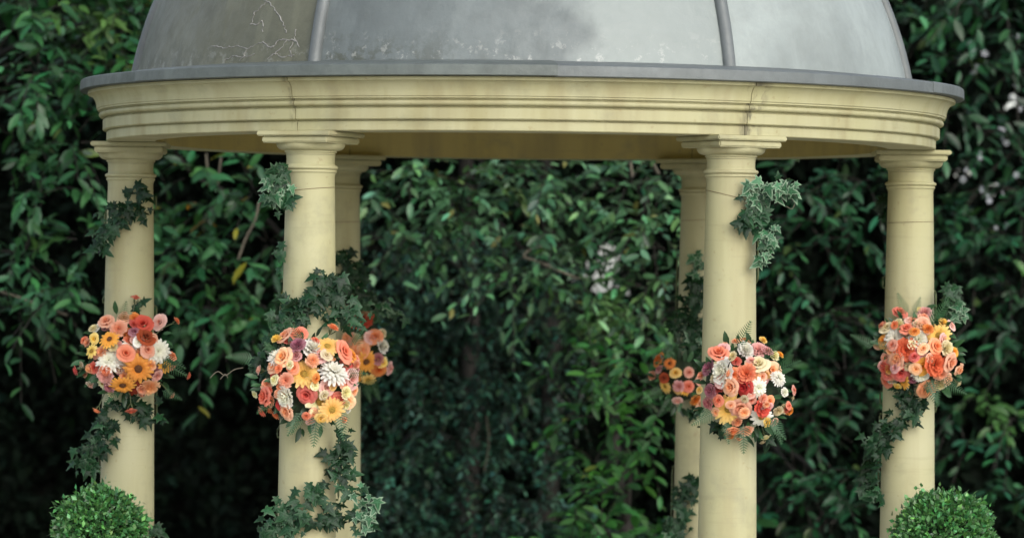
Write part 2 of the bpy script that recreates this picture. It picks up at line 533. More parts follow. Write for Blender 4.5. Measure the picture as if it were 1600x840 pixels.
# lime tracks on the dull sheet
def dome_from_px(px, py, lift=0.0):
    d = CR @ np.array([(px - 800.0) / FPX, (420.0 - py) / FPX, -1.0]); d /= np.linalg.norm(d)
    oc = CP - np.array([0, 0, DC]); rr = DR
    for _ in range(4):
        b = oc @ d; disc = b * b - (oc @ oc - rr * rr)
        q = CP + d * (-b - math.sqrt(max(disc, 0)))
        ph = math.atan2(q[0], -q[1]); el = math.asin(max(-1, min(1, (q[2] - DC) / rr)))
        off = (math.degrees(ph) + 30) % 60 - 30
        s_ = math.cos(R(off * 3))
        rr = DR - 0.012 * s_ + (0.004 * math.sin(5 * ph + 9 * el) + 0.003 * math.sin(17 * ph - 6 * el)) * s_ + lift
    return Vector(q)
def ray_sphere_track(pl, w):
    """thin wandering deposit laid along the sheet"""
    pts = []
    for (a, b) in zip(pl[:-1], pl[1:]):
        n = max(2, int(math.hypot(b[0] - a[0], b[1] - a[1]) / 3))
        for k in range(n):
            t = k / n
            pts.append((a[0] + (b[0] - a[0]) * t + random.uniform(-1.3, 1.3), a[1] + (b[1] - a[1]) * t + random.uniform(-1.3, 1.3)))
    pts.append(pl[-1])
    P3 = [dome_from_px(x, y, -0.0008) for x, y in pts]
    return tube(P3, [w * random.uniform(0.4, 1.25) for _ in P3], 5)
tr = [([(413, 0), (418, 2), (408, 12), (399, 18), (395, 34), (391, 38), (402, 38), (410, 34), (411, 50)], 0.0048),
      ([(418, 2), (430, 16), (438, 28), (445, 42), (447, 52)], 0.0042),
      ([(330, 73), (352, 75), (372, 71), (386, 76), (398, 70), (411, 66)], 0.0036),
      ([(386, 76), (381, 88), (374, 95)], 0.0032),
      ([(411, 66), (424, 76), (436, 64), (448, 62), (462, 64), (468, 74)], 0.0042),
      ([(448, 62), (440, 74), (430, 84), (418, 92)], 0.0036),
      ([(458, 66), (452, 78), (456, 90)], 0.0032), ([(462, 46), (460, 58), (464, 66)], 0.003),
      ([(352, 94), (366, 88), (380, 90), (398, 84)], 0.0032), ([(430, 84), (442, 90), (460, 86)], 0.003)]
for pl, w in tr:
    part('lime_track', ray_sphere_track(pl, w * 0.7), M_LIME, dome)
# columns
COLS = {}
def make_column(key, phi, rot):
    cx, cy = COLR * math.sin(R(phi)), -COLR * math.cos(R(phi))
    c = empty('column', (cx, cy, 0.15)); c.parent = gaz
    z = ZB
    rz = R(rot)
    part('abacus', boxmesh(cx, cy, z - 0.018, z - 0.0006, 0.290, 0.290, rz, 0.004), M_CREAM, c, 40)
    part('abacus', boxmesh(cx, cy, z - 0.042, z - 0.0182, 0.262, 0.262, rz, 0.005), M_CREAM, c, 40)
    pr = [(0.0885, z - 0.082), (0.0885, z - 0.076), (0.0935, z - 0.0745), (0.0935, z - 0.0685)]
    pr += [(0.097 + 0.026 * math.sin(R(a)), z - 0.044 - 0.023 * math.cos(R(a))) for a in range(0, 91, 10)]
    pr += [(0.123, z - 0.0422)]
    part('echinus', lathe(pr, cx, cy, 56), M_CREAM, c, 35)
    sh = [(0.0875, z - 0.083)]
    sh += [(0.0865, z - 0.095), (0.0868, z - 0.115), (0.0895, z - 0.119)]
    sh += [(0.0900 + 0.0085 * math.sin(R(a)), z - 0.1275 + 0.0075 * math.cos(R(a))) for a in range(0, 181, 15)]
    sh += [(0.0915, z - 0.136), (0.0935, z - 0.138), (0.0935, z - 0.144), (0.0895, z - 0.148), (0.0868, z - 0.16)]
    for k in range(1, 25):
        t = k / 24
        zz = z - 0.16 + (0.30 - (z - 0.16)) * t
        sh.append((0.0868 + 0.0235 * (t ** 0.78), zz))
    sh += [(0.113, 0.292), (0.118, 0.285), (0.118, 0.275)]
    part('shaft', lathe(list(reversed(sh)), cx, cy, 64), M_CREAM, c, 30)
    bp = [(0.13, 0.205)] + [(0.128 + 0.03 * math.sin(R(a)), 0.24 - 0.034 * math.cos(R(a))) for a in range(0, 181, 20)] + [(0.118, 0.2748)]
    part('base_ring', lathe(bp, cx, cy, 56), M_CREAM, c, 35)
    part('plinth', boxmesh(cx, cy, 0.1502, 0.2048, 0.33, 0.33, rz, 0.006), M_CREAM, c, 40)
    # thin wire tied round the shaft
    tilt = random.uniform(-0.02, 0.03)
    zz = z - {'left': .275, 'right': .275, 'front_left': .205, 'front_right': .215, 'back_left': .275, 'back_right': .25}[key]
    rr = 0.0868 + 0.0235 * (((z - 0.16 - zz) / (z - 0.46)) ** 0.78) + 0.0008
    tl = {'front_right': -0.022, 'front_left': 0.008}.get(key, 0.003)
    ring = [(cx + rr * math.cos(R(a)), cy + rr * math.sin(R(a)), zz + tl * math.cos(R(a))) for a in range(0, 361, 8)]
    part('tie_wire', tube(ring, 0.0011, 5, False), M_WIRE, c)
    COLS[key] = (cx, cy)
    return c
make_column('front_left', -30, -24)
make_column('front_right', 30, 30)
make_column('left', -90, 0.6)
make_column('right', 90, -0.5)
make_column('back_left', -150, 30)
make_column('back_right', 150, -30)
def col_r(z):
    t = min(1, max(0, (ZB - 0.16 - z) / (ZB - 0.46)))
    return 0.0868 + 0.0235 * (t ** 0.78)

# ------------------------------------------------------------------ foliage engine
LEAF_V = np.array([(0, 0, 0), (-.15, .22, .035), (.15, .22, .035), (-.19, .52, .05), (.19, .52, .05), (-.11, .82, .02), (.11, .82, .02), (0, .22, 0), (0, .52, .0), (0, .82, -.03), (0, 1.0, -.09)], float)
LEAF_F = [(0, 7, 1), (0, 2, 7), (1, 7, 8, 3), (7, 2, 4, 8), (3, 8, 9, 5), (8, 4, 6, 9), (5, 9, 10), (9, 6, 10)]
LEAF_S = np.array([(0, 0, 0), (-.24, .45, .05), (.24, .45, .05), (0, .45, -0.01), (0, 1.0, -.05)], float)
LEAF_SF = [(0, 3, 1), (0, 2, 3), (1, 3, 4), (3, 2, 4)]
SPRAY_V = np.array([(0, 0, 0), (-.10, .35, .03), (.10, .35, .03), (0, .4, -.01), (0, 1.0, -.1)], float)

def norm(a):
    return a / np.maximum(np.linalg.norm(a, axis=1, keepdims=True), 1e-9)

def leaf_frames(ax, nm):
    y = norm(ax)
    z = norm(nm - (nm * y).sum(1, keepdims=True) * y)
    x = np.cross(y, z)
    return np.stack([x, y, z], 2)      # columns

def cloud_mesh(pos, ax, nm, size, tint, tv, tf):
    F = leaf_frames(ax, nm)
    n, k = len(pos), len(tv)
    V = np.einsum('nij,kj->nki', F, tv) * size[:, None, None] + pos[:, None, :]
    me = bpy.data.meshes.new('foliage')
    me.vertices.add(n * k)
    me.vertices.foreach_set('co', V.reshape(-1).astype(np.float32))
    lens = np.array([len(f) for f in tf])
    flat = np.concatenate([np.array(f) for f in tf])
    loops = (flat[None, :] + (np.arange(n) * k)[:, None]).reshape(-1)
    tot = np.tile(lens, n)
    start = np.concatenate([[0], np.cumsum(tot)[:-1]])
    me.loops.add(len(loops)); me.loops.foreach_set('vertex_index', loops.astype(np.int32))
    me.polygons.add(len(tot)); me.polygons.foreach_set('loop_start', start.astype(np.int32))
    me.polygons.foreach_set('use_smooth', np.ones(len(tot), bool))
    at = me.attributes.new('tint', 'FLOAT_COLOR', 'POINT')
    c = np.ones((n, k, 4), np.float32); c[:, :, :3] = tint[:, None, :]
    at.data.foreach_set('color', c.reshape(-1))
    me.update(); me.validate()
    return me

def tints(n, spread=0.35, warm=0.0, warmcol=(2.6, 1.1, 0.7)):
    t = np.exp(rng.normal(-.08, spread * 1.15, (n, 1))).clip(0.3, 2.8) * np.ones((1, 3))
    t[:, 0] *= rng.normal(1, .18, n).clip(.5, 1.7)
    t[:, 2] *= rng.normal(1, .15, n).clip(.5, 1.6)
    if warm:
        w = rng.random(n) < warm
        t[w] = np.array(warmcol) * rng.uniform(.7, 1.5, (w.sum(), 1))
    return t

def sprays(centers, rads, per, leaf_len, nleaf=9, length=(0.22, 0.42), droop=0.5, updir=0.35, cambias=0.6, spread=1.0):
    """leafy shoots growing out of clumps; returns leaf arrays and shoot lines"""
    pos, ax, nm, sz, lines = [], [], [], [], []
    for c, rad in zip(centers, rads):
        c = np.array(c)
        for s in range(max(1, int(per * (0.5 + 0.55 * rng.random())))):
            d = rng.normal(0, 1, 3) * np.array([1, 0.8, 0.75]) + np.array([0, -cambias, updir])
            d /= np.linalg.norm(d)
            st = c + d * rad * rng.uniform(0.0, 0.5)
            L = rng.uniform(*length)
            k = int(nleaf * rng.uniform(0.7, 1.25))
            t = np.linspace(0.12, 1.0, k)
            pts = st + d * (L * t)[:, None] + np.array([0, 0, -1.0]) * (droop * L * t ** 2)[:, None]
            tan = d[None, :] + np.array([0, 0, -1.0]) * (2 * droop * t)[:, None]
            tan = norm(tan)
            side = norm(np.cross(tan, np.array([[0, 0.25, 1.0]]) + rng.normal(0, .25, (k, 3))))
            sg = np.where(np.arange(k) % 2 == 0, 1.0, -1.0)[:, None]
            a = tan * 0.75 + side * sg * 0.8 * spread + rng.normal(0, .30, (k, 3)) + np.array([0, 0, -0.25])
            n_ = np.array([0, -0.45, 1.0]) + rng.normal(0, .38, (k, 3))
            pos.append(pts); ax.append(a); nm.append(n_)
            sz.append(leaf_len * rng.uniform(.5, 1.25, k) * (1 - 0.25 * np.abs(t - .5)))
            lines.append(np.vstack([st[None], pts]))
    return [np.concatenate(x) for x in (pos, ax, nm, sz)] + [lines]

def lines_mesh(lines, r):
    """thin shoots as three-sided rods, one mesh"""
    V, F = [], []
    b = 0
    for ln in lines:
        ln = ln[::2] if len(ln) > 5 else ln
        m = len(ln)
        for i, p in enumerate(ln):
            rr = r * (1.1 - 0.7 * i / m)
            for k in range(3):
                a = 2.094 * k
                V.append((p[0] + rr * math.cos(a), p[1] + rr * 0.5, p[2] + rr * math.sin(a)))
        for i in range(m - 1):
            for k in range(3):
                k2 = (k + 1) % 3
                F.append((b + i * 3 + k, b + i * 3 + k2, b + (i + 1) * 3 + k2, b + (i + 1) * 3 + k))
        b += m * 3
    return pydata(V, F)

def tree(name, label, cat, base, trunk_h, trunk_r, limbs, clumps_px, extra, leafmat, leaf_len, per=9, nleaf=9, warm=0.0, spread=0.35,
         tmpl=(LEAF_V, LEAF_F), single=220, group=None, length=(0.22, 0.42), droop=0.5, updir=.35, spr=1.0, twig=True, warmcol=(2.6, 1.1, .7), cambias=.6, holes=(), young_or_lit=()):
    root = empty(name, base, label, cat, group)
    B = Vector(base)
    lean = Vector((random.uniform(-.15, .15), random.uniform(-.1, .1), 0))
    top = B + Vector((0, 0, trunk_h)) + lean
    tp = catmull([B, B + Vector((0.03, 0, trunk_h * .35)) + lean * .2, B + Vector((-.03, 0.02, trunk_h * .7)) + lean * .6, top], 5)
    part('trunk', tube(tp, [trunk_r * (1.25 - 0.9 * i / len(tp)) for i in range(len(tp))], 9), M_BARK, root, 60)
    cen, rad = [], []
    for (px, py, rp, Y) in clumps_px:
        cen.append(np.array(P(px, py, Y))); rad.append(rp / pxm(Y))
    nfr = len(cen)
    for (x, y, z, r_) in extra:
        cen.append(np.array([x, y, z])); rad.append(r_)
    # limbs reach from the trunk to clumps
    idx = list(range(len(cen)))
    random.shuffle(idx)
    for i in idx[:limbs]:
        e = Vector(cen[i])
        t = min(0.95, max(0.2, (e.z - B.z - 0.35) / trunk_h))
        s = tp[int(t * (len(tp) - 1))]
        mid = (s + e) / 2 + Vector((random.uniform(-.08, .08), random.uniform(-.05, .05), .12))
        lp = catmull([s, mid, e], 5)
        part('limb', tube(lp, [.022 * (1.1 - 0.85 * k / len(lp)) for k in range(len(lp))], 6), M_BARK, root, 60)
    pos, ax, nm, sz, lines = sprays(cen[:nfr], rad[:nfr], per, leaf_len, nleaf, length, droop, updir, cambias, spr) if nfr else (np.zeros((0, 3)),) * 3 + (np.zeros(0), [])
    if len(cen) > nfr:
        p2, a2, n2, s2, l2 = sprays(cen[nfr:], rad[nfr:], per * 1.2, leaf_len * 1.25, nleaf, (length[0] * 1.4, length[1] * 1.6), droop, updir, 0.1, spr)
        pos, ax, nm, sz = (np.concatenate(q) for q in ((pos, p2), (ax, a2), (nm, n2), (sz, s2)))
        lines = lines + l2[::3]
    for hc, hr in holes:
        ok = np.linalg.norm((pos + ax * sz[:, None] * .5 - np.array(hc)) * np.array([1, .25, 1]), axis=1) > hr
        pos, ax, nm, sz = pos[ok], ax[ok], nm[ok], sz[ok]
    tt = tints(len(pos), spread, warm, warmcol)
    for yc, yr, ycol in young_or_lit:      # own tints: young or turning leaves, and lit clumps painted brighter
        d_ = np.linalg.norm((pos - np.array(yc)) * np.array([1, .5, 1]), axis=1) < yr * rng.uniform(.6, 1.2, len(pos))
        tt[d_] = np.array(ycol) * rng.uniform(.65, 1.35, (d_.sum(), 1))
    # the leaves nearest the viewer are leaves of their own
    keep = np.ones(len(pos), bool)
    if single:
        x, y, d = proj(pos)
        inn = (x > 5) & (x < 1595) & (y > 5) & (y < 835)
        cell = (np.floor(x / 16) * 1000 + np.floor(y / 16)).astype(int)
        order = np.argsort(d)
        seen, pick = set(), []
        for i in order:
            if inn[i] and cell[i] not in seen:
                seen.add(cell[i]); pick.append(i)
        pick = pick[::max(1, len(pick) // single)][:single]
        F = leaf_frames(ax, nm)
        protos = {}
        for i in pick:
            keep[i] = False
            key = tuple(np.round(np.clip(tt[i], 0, 3) * 2) / 2)
            if key not in protos:
                me = pydata(tmpl[0], tmpl[1])
                me.polygons.foreach_set('use_smooth', [True] * len(me.polygons))
                at = me.attributes.new('tint', 'FLOAT_COLOR', 'POINT')
                at.data.foreach_set('color', np.tile(np.array([*tt[i], 1.0], np.float32), len(tmpl[0])))
                me.materials.append(leafmat)
                protos[key] = me
            o = bpy.data.objects.new('leaf', protos[key]); COL.objects.link(o)
            o.parent = root
            M = Matrix([[*(F[i][r_] * sz[i]), pos[i][r_] - B[r_]] for r_ in range(3)] + [[0, 0, 0, 1]])
            o.matrix_basis = M
    tag(part('crown', cloud_mesh(pos[keep], ax[keep], nm[keep], sz[keep], tt[keep], *tmpl), leafmat, root), kind='stuff')
    if twig and lines:
        tag(part('shoots', lines_mesh(lines, 0.0035), M_BARK, root), kind='stuff')
    return root

ML_LAUREL = mat_leaf('laurel_leaf', (0.030, 0.108, 0.036), 0.36, spec=.38, trans=.15)
ML_CHERRY = mat_leaf('olive_green_leaf', (0.062, 0.150, 0.064), 0.36, spec=.42, trans=.2)
ML_BLUE = mat_leaf('blue_green_spray', (0.030, 0.080, 0.050), 0.45, spec=.4, trans=0.15)
ML_BRIGHT = mat_leaf('fresh_green_leaf', (0.040, 0.135, 0.034), 0.42, spec=.35)
ML_DARK = mat_leaf('dark_glossy_leaf', (0.016, 0.066, 0.026), 0.36, spec=.38, trans=.15)
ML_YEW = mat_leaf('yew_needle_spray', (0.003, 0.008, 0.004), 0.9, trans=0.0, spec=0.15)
ML_BOX = mat_leaf('box_leaf', (0.070, 0.20, 0.058), 0.34, trans=0.15)

def ex(n, x0, x1, y0, y1, z0, z1, r0=.3, r1=.5):
    return [(rng.uniform(x0, x1), rng.uniform(y0, y1), rng.uniform(z0, z1), rng.uniform(r0, r1)) for _ in range(n)]
def cl(Y, *lst):
    return [(a, b, c, Y + random.uniform(-.25, .25)) for a, b, c in lst]

tree('broadleaf_tree', 'dark glossy evergreen tree overhanging the left edge beside the dome', 'tree', (-3.3, 6.9, 0), 4.6, .11, 12,
     cl(3.7, (50, 25, 55), (150, 50, 55), (60, 110, 60), (195, 95, 40), (25, 215, 55), (110, 225, 55), (60, 310, 60), (130, 375, 50), (35, 400, 55),
        (100, 455, 45), (30, 480, 30), (175, 180, 40), (130, 140, 45), (20, 150, 40), (190, 20, 40)),
     ex(34, -4.8, -1.2, 3.3, 6.2, 3.2, 4.4) + ex(10, -5.2, -3.3, 3.4, 5.2, 1.7, 3.2), ML_LAUREL, 0.100, per=13, warm=.012, single=260, young_or_lit=[(P(165, 55, 3.7), .13, (3.0, 1.7, 1.3)), (P(205, 100, 3.7), .07, (4.2, 2.1, .8)), (P(90, 15, 3.7), .1, (2.2, 1.5, 1.0))])
tree('broadleaf_tree', 'evergreen tree with drooping leafy branches seen between the left and front left columns', 'tree', (-1.05, 7.3, 0), 4.2, .05, 10,
     cl(4.0, (300, 275, 40), (330, 325, 42), (285, 390, 40), (350, 430, 42), (320, 490, 40), (400, 470, 34), (275, 470, 34), (395, 300, 38), (265, 330, 36), (420, 380, 34), (380, 500, 30)),
     ex(26, -2.6, -.7, 3.6, 6.2, 3.1, 4.3), ML_LAUREL, 0.105, per=11, warm=.02, single=200, warmcol=(6.0, 1.6, .5), young_or_lit=[(P(300, 300, 3.9), .05, (13, 1.7, .4)), (P(334, 338, 3.9), .045, (14, 1.8, .4)), (P(320, 275, 3.9), .09, (2.2, 1.7, 1.2)), (P(350, 455, 3.9), .10, (2.0, 1.7, 1.4)), (P(370, 500, 3.9), .08, (2.0, 1.8, 1.5))])
tree('olive_green_tree', 'olive green tree with a few reddish leaves behind the middle of the gazebo', 'tree', (0.15, 7.3, 0), 4.2, .05, 12,
     cl(4.1, (640, 275, 42), (700, 295, 42), (605, 320, 34), (690, 350, 34), (775, 270, 38), (855, 280, 38), (815, 335, 42), (900, 325, 38), (980, 290, 42), (1035, 280, 36),
        (1015, 345, 42), (865, 385, 34), (975, 490, 36), (885, 480, 42), (1015, 450, 38), (1040, 390, 30), (800, 440, 42), (845, 425, 34), (905, 525, 30), (1000, 510, 30), (740, 320, 30), (620, 380, 30)),
     ex(30, -.8, 2.0, 3.6, 6.2, 3.1, 4.3), ML_CHERRY, 0.080, per=17, nleaf=11, warm=.02, spread=.5, single=280, warmcol=(3.2, 1.3, .9), young_or_lit=[(P(690, 315, 4), .10, (1.7, 1.7, 1.8)), (P(820, 455, 4), .12, (1.9, 1.8, 1.4)), (P(960, 490, 4), .14, (2.0, 1.7, 1.3)), (P(800, 300, 4), .07, (2.4, 1.6, 1.2)), (P(970, 290, 4), .1, (1.6, 1.6, 1.6)), (P(870, 480, 4), .08, (2.0, 1.6, 1.2))], holes=[(P(948, 405, 4.6), .045), (P(938, 437, 4.6), .04)])
tree('cypress', 'dark blue-green conifer with hanging sprays in the middle behind the gazebo', 'tree', (-0.28, 6.9, 0), 4.2, .05, 8,
     cl(5.0, *[(600 + 52 * i + random.uniform(-18, 18), 400 + 62 * j + random.uniform(-18, 18), 40) for i in range(6) for j in range(8)]),
     ex(18, -1.0, .5, 4.8, 6.2, 2.6, 4.4) + ex(6, -1.0, .5, 4.7, 5.6, .1, .6), ML_BLUE, 0.050, per=24, nleaf=14, spread=.75, tmpl=(LEAF_S, LEAF_SF), single=0, length=(.10, .24), droop=.7, updir=.2, spr=1.0)
tree('leafy_shrub', 'fresh green shrub with spreading sprays left of the back right column', 'shrub', (0.5, 4.4, 0), 1.5, .04, 8,
     cl(3.4, (925, 565, 30), (985, 560, 34), (900, 640, 30), (950, 650, 34), (1005, 620, 30), (930, 720, 32), (965, 765, 32), (1015, 700, 28), (900, 790, 32), (1040, 560, 26), (1030, 640, 24), (940, 830, 34)),
     ex(6, .2, .9, 3.3, 4.4, .15, .6, .15, .25), ML_BRIGHT, 0.085, per=8, nleaf=10, warm=.01, single=200, length=(.18, .34), droop=.25, young_or_lit=[(P(925, 570, 3.4), .09, (1.6, 1.5, .9)), (P(960, 640, 3.4), .09, (1.5, 1.5, .9)), (P(940, 740, 3.4), .08, (1.5, 1.6, .9))])
tree('broadleaf_tree', 'dark evergreen tree seen between the front right and right columns', 'tree', (1.0, 7.3, 0), 4.2, .05, 12,
     cl(4.6, (1230, 290, 38), (1300, 300, 42), (1350, 285, 34), (1260, 345, 34), (1335, 370, 34), (1215, 400, 26), (1210, 460, 24), (1290, 490, 28), (1340, 505, 24),
        (1250, 575, 34), (1320, 585, 34), (1270, 650, 38), (1340, 640, 30), (1240, 735, 38), (1310, 770, 36), (1215, 660, 28), (1360, 740, 30), (1200, 810, 34), (1290, 830, 36)),
     ex(28, .9, 2.7, 4.2, 6.6, 3.1, 4.3), ML_DARK, 0.090, per=10, warm=.02, single=240, young_or_lit=[(P(1290, 495, 4.5), .10, (2.4, 1.9, 1.6)), (P(1215, 455, 4.5), .08, (2.4, 1.9, 1.5)), (P(1240, 735, 4.5), .10, (1.4, 1.7, 1.2))])
right = tree('tall_bush', 'tall loose bush dotted with small white specks along the right edge', 'bush', (3.1, 6.1, 0), 4.0, .08, 12,
     cl(5.2, (1450, 35, 52), (1545, 30, 52), (1500, 105, 52), (1590, 110, 42), (1530, 200, 42), (1595, 230, 42), (1505, 275, 34), (1595, 300, 40), (1585, 385, 30), (1530, 405, 42), (1580, 455, 38),
        (1520, 500, 38), (1595, 540, 36), (1520, 620, 42), (1580, 655, 40), (1510, 700, 28), (1600, 780, 36), (1480, 180, 36), (1490, 350, 30)),
     ex(26, 2.2, 4.8, 4.6, 6.8, 3.3, 4.4) + ex(16, 2.9, 5.0, 4.6, 6.4, .4, 3.4), ML_DARK, 0.095, per=10, warm=.008, single=240, spread=.45, young_or_lit=[(P(1560, 640, 5), .16, (3.0, 1.9, 1.2)), (P(1550, 430, 5), .10, (2.2, 1.7, 1.2)), (P(1450, 30, 5), .12, (2.0, 1.8, 1.2)), (P(1595, 420, 5), .08, (3.5, 2.2, 1.2))])

# small white five-petalled specks on the right-hand bush
def speck_mesh():
    v, f = [], []
    for p in range(5):
        a = 2 * math.pi * p / 5
        b = len(v)
        for (r_, w, z) in ((0.08, .0, 0), (.55, .30, .10), (.9, .26, .06), (1.0, 0, .02)):
            for s in ((-1, 1) if w else (0,)):
                v.append((r_ * math.cos(a) - s * w * math.sin(a), r_ * math.sin(a) + s * w * math.cos(a), z))
        f += [(b, b + 1, b + 2), (b + 1, b + 3, b + 4, b + 2), (b + 3, b + 5, b + 4)]
    return pydata(v, f)
M_WHITEP = mat_petal('speck_white', (0.40, 0.41, 0.40), (0.42, 0.44, 0.47))
bme = speck_mesh(); bme.materials.append(M_WHITEP)
for (px, py) in [(1513, 70), (1526, 76), (1520, 108), (1585, 150), (1593, 166), (1562, 200), (1568, 220), (1512, 268), (1504, 281), (1536, 292), (1560, 284), (1568, 300), (1550, 316), (1553, 352), (1572, 350),
                 (1590, 62), (1540, 82), (1580, 130), (1498, 130), (1590, 270), (1541, 305), (1575, 205), (1530, 240)]:
    for k in range(random.choice((1, 2, 3))):
        o = bpy.data.objects.new('white_speck', bme); COL.objects.link(o); o.parent = right
        p = P(px + random.uniform(-7, 7), py + random.uniform(-7, 7), 4.72 + random.uniform(-.1, .1))
        s = random.uniform(.010, .019)
        o.matrix_basis = Matrix.Translation(p - right.location) @ Euler((R(70 + random.uniform(-40, 40)), random.uniform(-.5, .5), random.uniform(0, 6))).to_matrix().to_4x4() @ Matrix.Scale(s, 4)

# bare twigs and hanging stems
for nm_, root, Y, pl, r_ in (('twig', 'olive_green_tree', 3.75, [(905, 436), (868, 420), (840, 408), (818, 400), (832, 388), (850, 384)], .0055),
                            ('twig', 'broadleaf_tree.001', 3.7, [(405, 315), (398, 345), (384, 372), (372, 405)], .006),
                            ('twig', 'broadleaf_tree', 3.5, [(0, 455), (35, 466), (70, 480), (105, 492)], .006),
                            ('twig', 'olive_green_tree', 3.9, [(985, 250), (988, 275)], .006), ('twig', 'olive_green_tree', 3.9, [(1018, 250), (1030, 272)], .006),
                            ('twig', 'broadleaf_tree.001', 3.9, [(322, 240), (326, 290)], .005), ('twig', 'broadleaf_tree.001', 3.9, [(346, 240), (340, 290)], .005),
                            ('twig', 'cypress', 4.6, [(760, 650), (764, 690), (757, 735)], .003)):
    part(nm_, tube(catmull([P(x, y, Y) for x, y in pl], 4), r_, 6), M_TWIG, bpy.data.objects[root])

# yew hedge closing the view
hedge = empty('hedge', (0, 8.0, 0), 'tall dark hedge closing the view behind all the trees', 'hedge')
gaps = [(P(950, 398, 7.7), .07), (P(932, 436, 7.7), .075), (P(966, 440, 7.7), .05), (P(1592, 150, 7.6), .03), (P(1515, 272, 7.6), .025), (P(1558, 290, 7.6), .03)]
def in_gap(p, grow=0.0):
    m = np.zeros(len(p), bool)
    for c, r_ in gaps:
        m |= ((p[:, 0] - c.x) ** 2 + (p[:, 2] - c.z) ** 2) < (r_ + grow) ** 2
    return m
N = 62000
hx = rng.uniform(-7.5, 7.5, N); hx[:40000] = rng.uniform(-3.4, 3.4, 40000)
hz = rng.uniform(.05, 4.5, N); hz[:40000] = rng.uniform(.2, 3.9, 40000)
hy = 7.7 + .22 * np.sin(hx * 2.3 + 1) * np.cos(hz * 1.9) + .12 * np.sin(hx * 6 + hz * 5) + rng.uniform(-.12, .25, N)
hp = np.stack([hx, hy, hz], 1)
hp = hp[~in_gap(hp, .01)]
n = len(hp)
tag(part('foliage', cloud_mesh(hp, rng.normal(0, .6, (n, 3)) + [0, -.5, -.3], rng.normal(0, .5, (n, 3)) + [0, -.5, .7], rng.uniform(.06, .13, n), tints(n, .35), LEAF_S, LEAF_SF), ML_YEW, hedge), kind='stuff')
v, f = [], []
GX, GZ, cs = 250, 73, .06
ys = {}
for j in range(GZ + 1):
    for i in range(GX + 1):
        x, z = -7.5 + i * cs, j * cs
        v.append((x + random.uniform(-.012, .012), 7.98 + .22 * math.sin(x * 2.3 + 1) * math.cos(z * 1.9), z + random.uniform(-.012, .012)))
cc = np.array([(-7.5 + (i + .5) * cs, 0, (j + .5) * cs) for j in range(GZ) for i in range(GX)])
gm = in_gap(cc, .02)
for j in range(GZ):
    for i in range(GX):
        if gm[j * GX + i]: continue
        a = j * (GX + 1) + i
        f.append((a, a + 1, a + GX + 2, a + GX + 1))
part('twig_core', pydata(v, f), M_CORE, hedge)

# ------------------------------------------------------------------ ivy
def ivy_mesh():
    # five-lobed outline, leaf base at the origin, tip at +Y
    half = [(0.0, 0.0), (.16, -.10), (.42, -.08), (.27, .13), (.60, .33), (.23, .40), (.20, .60), (.0, 1.05)]
    rim = half + [(-x, y) for x, y in reversed(half[1:-1])]
    c = (0, .26)
    v = [(c[0], c[1], .0)]; e = [0.0]; vein = [1.0]
    n = len(rim)
    inner = []
    lob = {2, 4, 7, 10, 12}
    for i, (x, y) in enumerate(rim):
        v.append((c[0] + (x - c[0]) * .55, c[1] + (y - c[1]) * .55, .035 if i not in lob else .0)); e.append(.45); vein.append(1.0 if i in lob else .2)
    for i, (x, y) in enumerate(rim):
        v.append((x, y, -.05 - .08 * (x * x + (y - .3) ** 2) + (.03 if i not in lob else 0))); e.append(1.0); vein.append(.9 if i in lob else .1)
    f = []
    for i in range(n):
        j = (i + 1) % n
        f.append((0, 1 + i, 1 + j))
        f.append((1 + i, 1 + n + i, 1 + n + j, 1 + j))
    me = pydata(v, f)
    me.polygons.foreach_set('use_smooth', [True] * len(me.polygons))
    for nm_, d in (('edge', e), ('vein', vein)):
        at = me.attributes.new(nm_, 'FLOAT', 'POINT'); at.data.foreach_set('value', d)
    return me
MI = {'dark': mat_ivy('ivy_dark', (0.004, 0.020, 0.007), (0.02, 0.06, 0.02), .3),
      'grey': mat_ivy('ivy_greyish', (0.009, 0.038, 0.014), (0.06, 0.12, 0.06), .35),
      'pale': mat_ivy('ivy_variegated', (0.028, 0.090, 0.040), (0.26, 0.35, 0.24), .6)}
IVY = {}
for k, m in MI.items():
    me = ivy_mesh(); me.materials.append(m); IVY[k] = me

def frame_m(p, axis, nml, s):
    y = Vector(axis).normalized(); z = Vector(nml); z = (z - y * z.dot(y)).normalized(); x = y.cross(z)
    return Matrix([[x[i] * s, y[i] * s, z[i] * s, p[i]] for i in range(3)] + [[0, 0, 0, 1]])

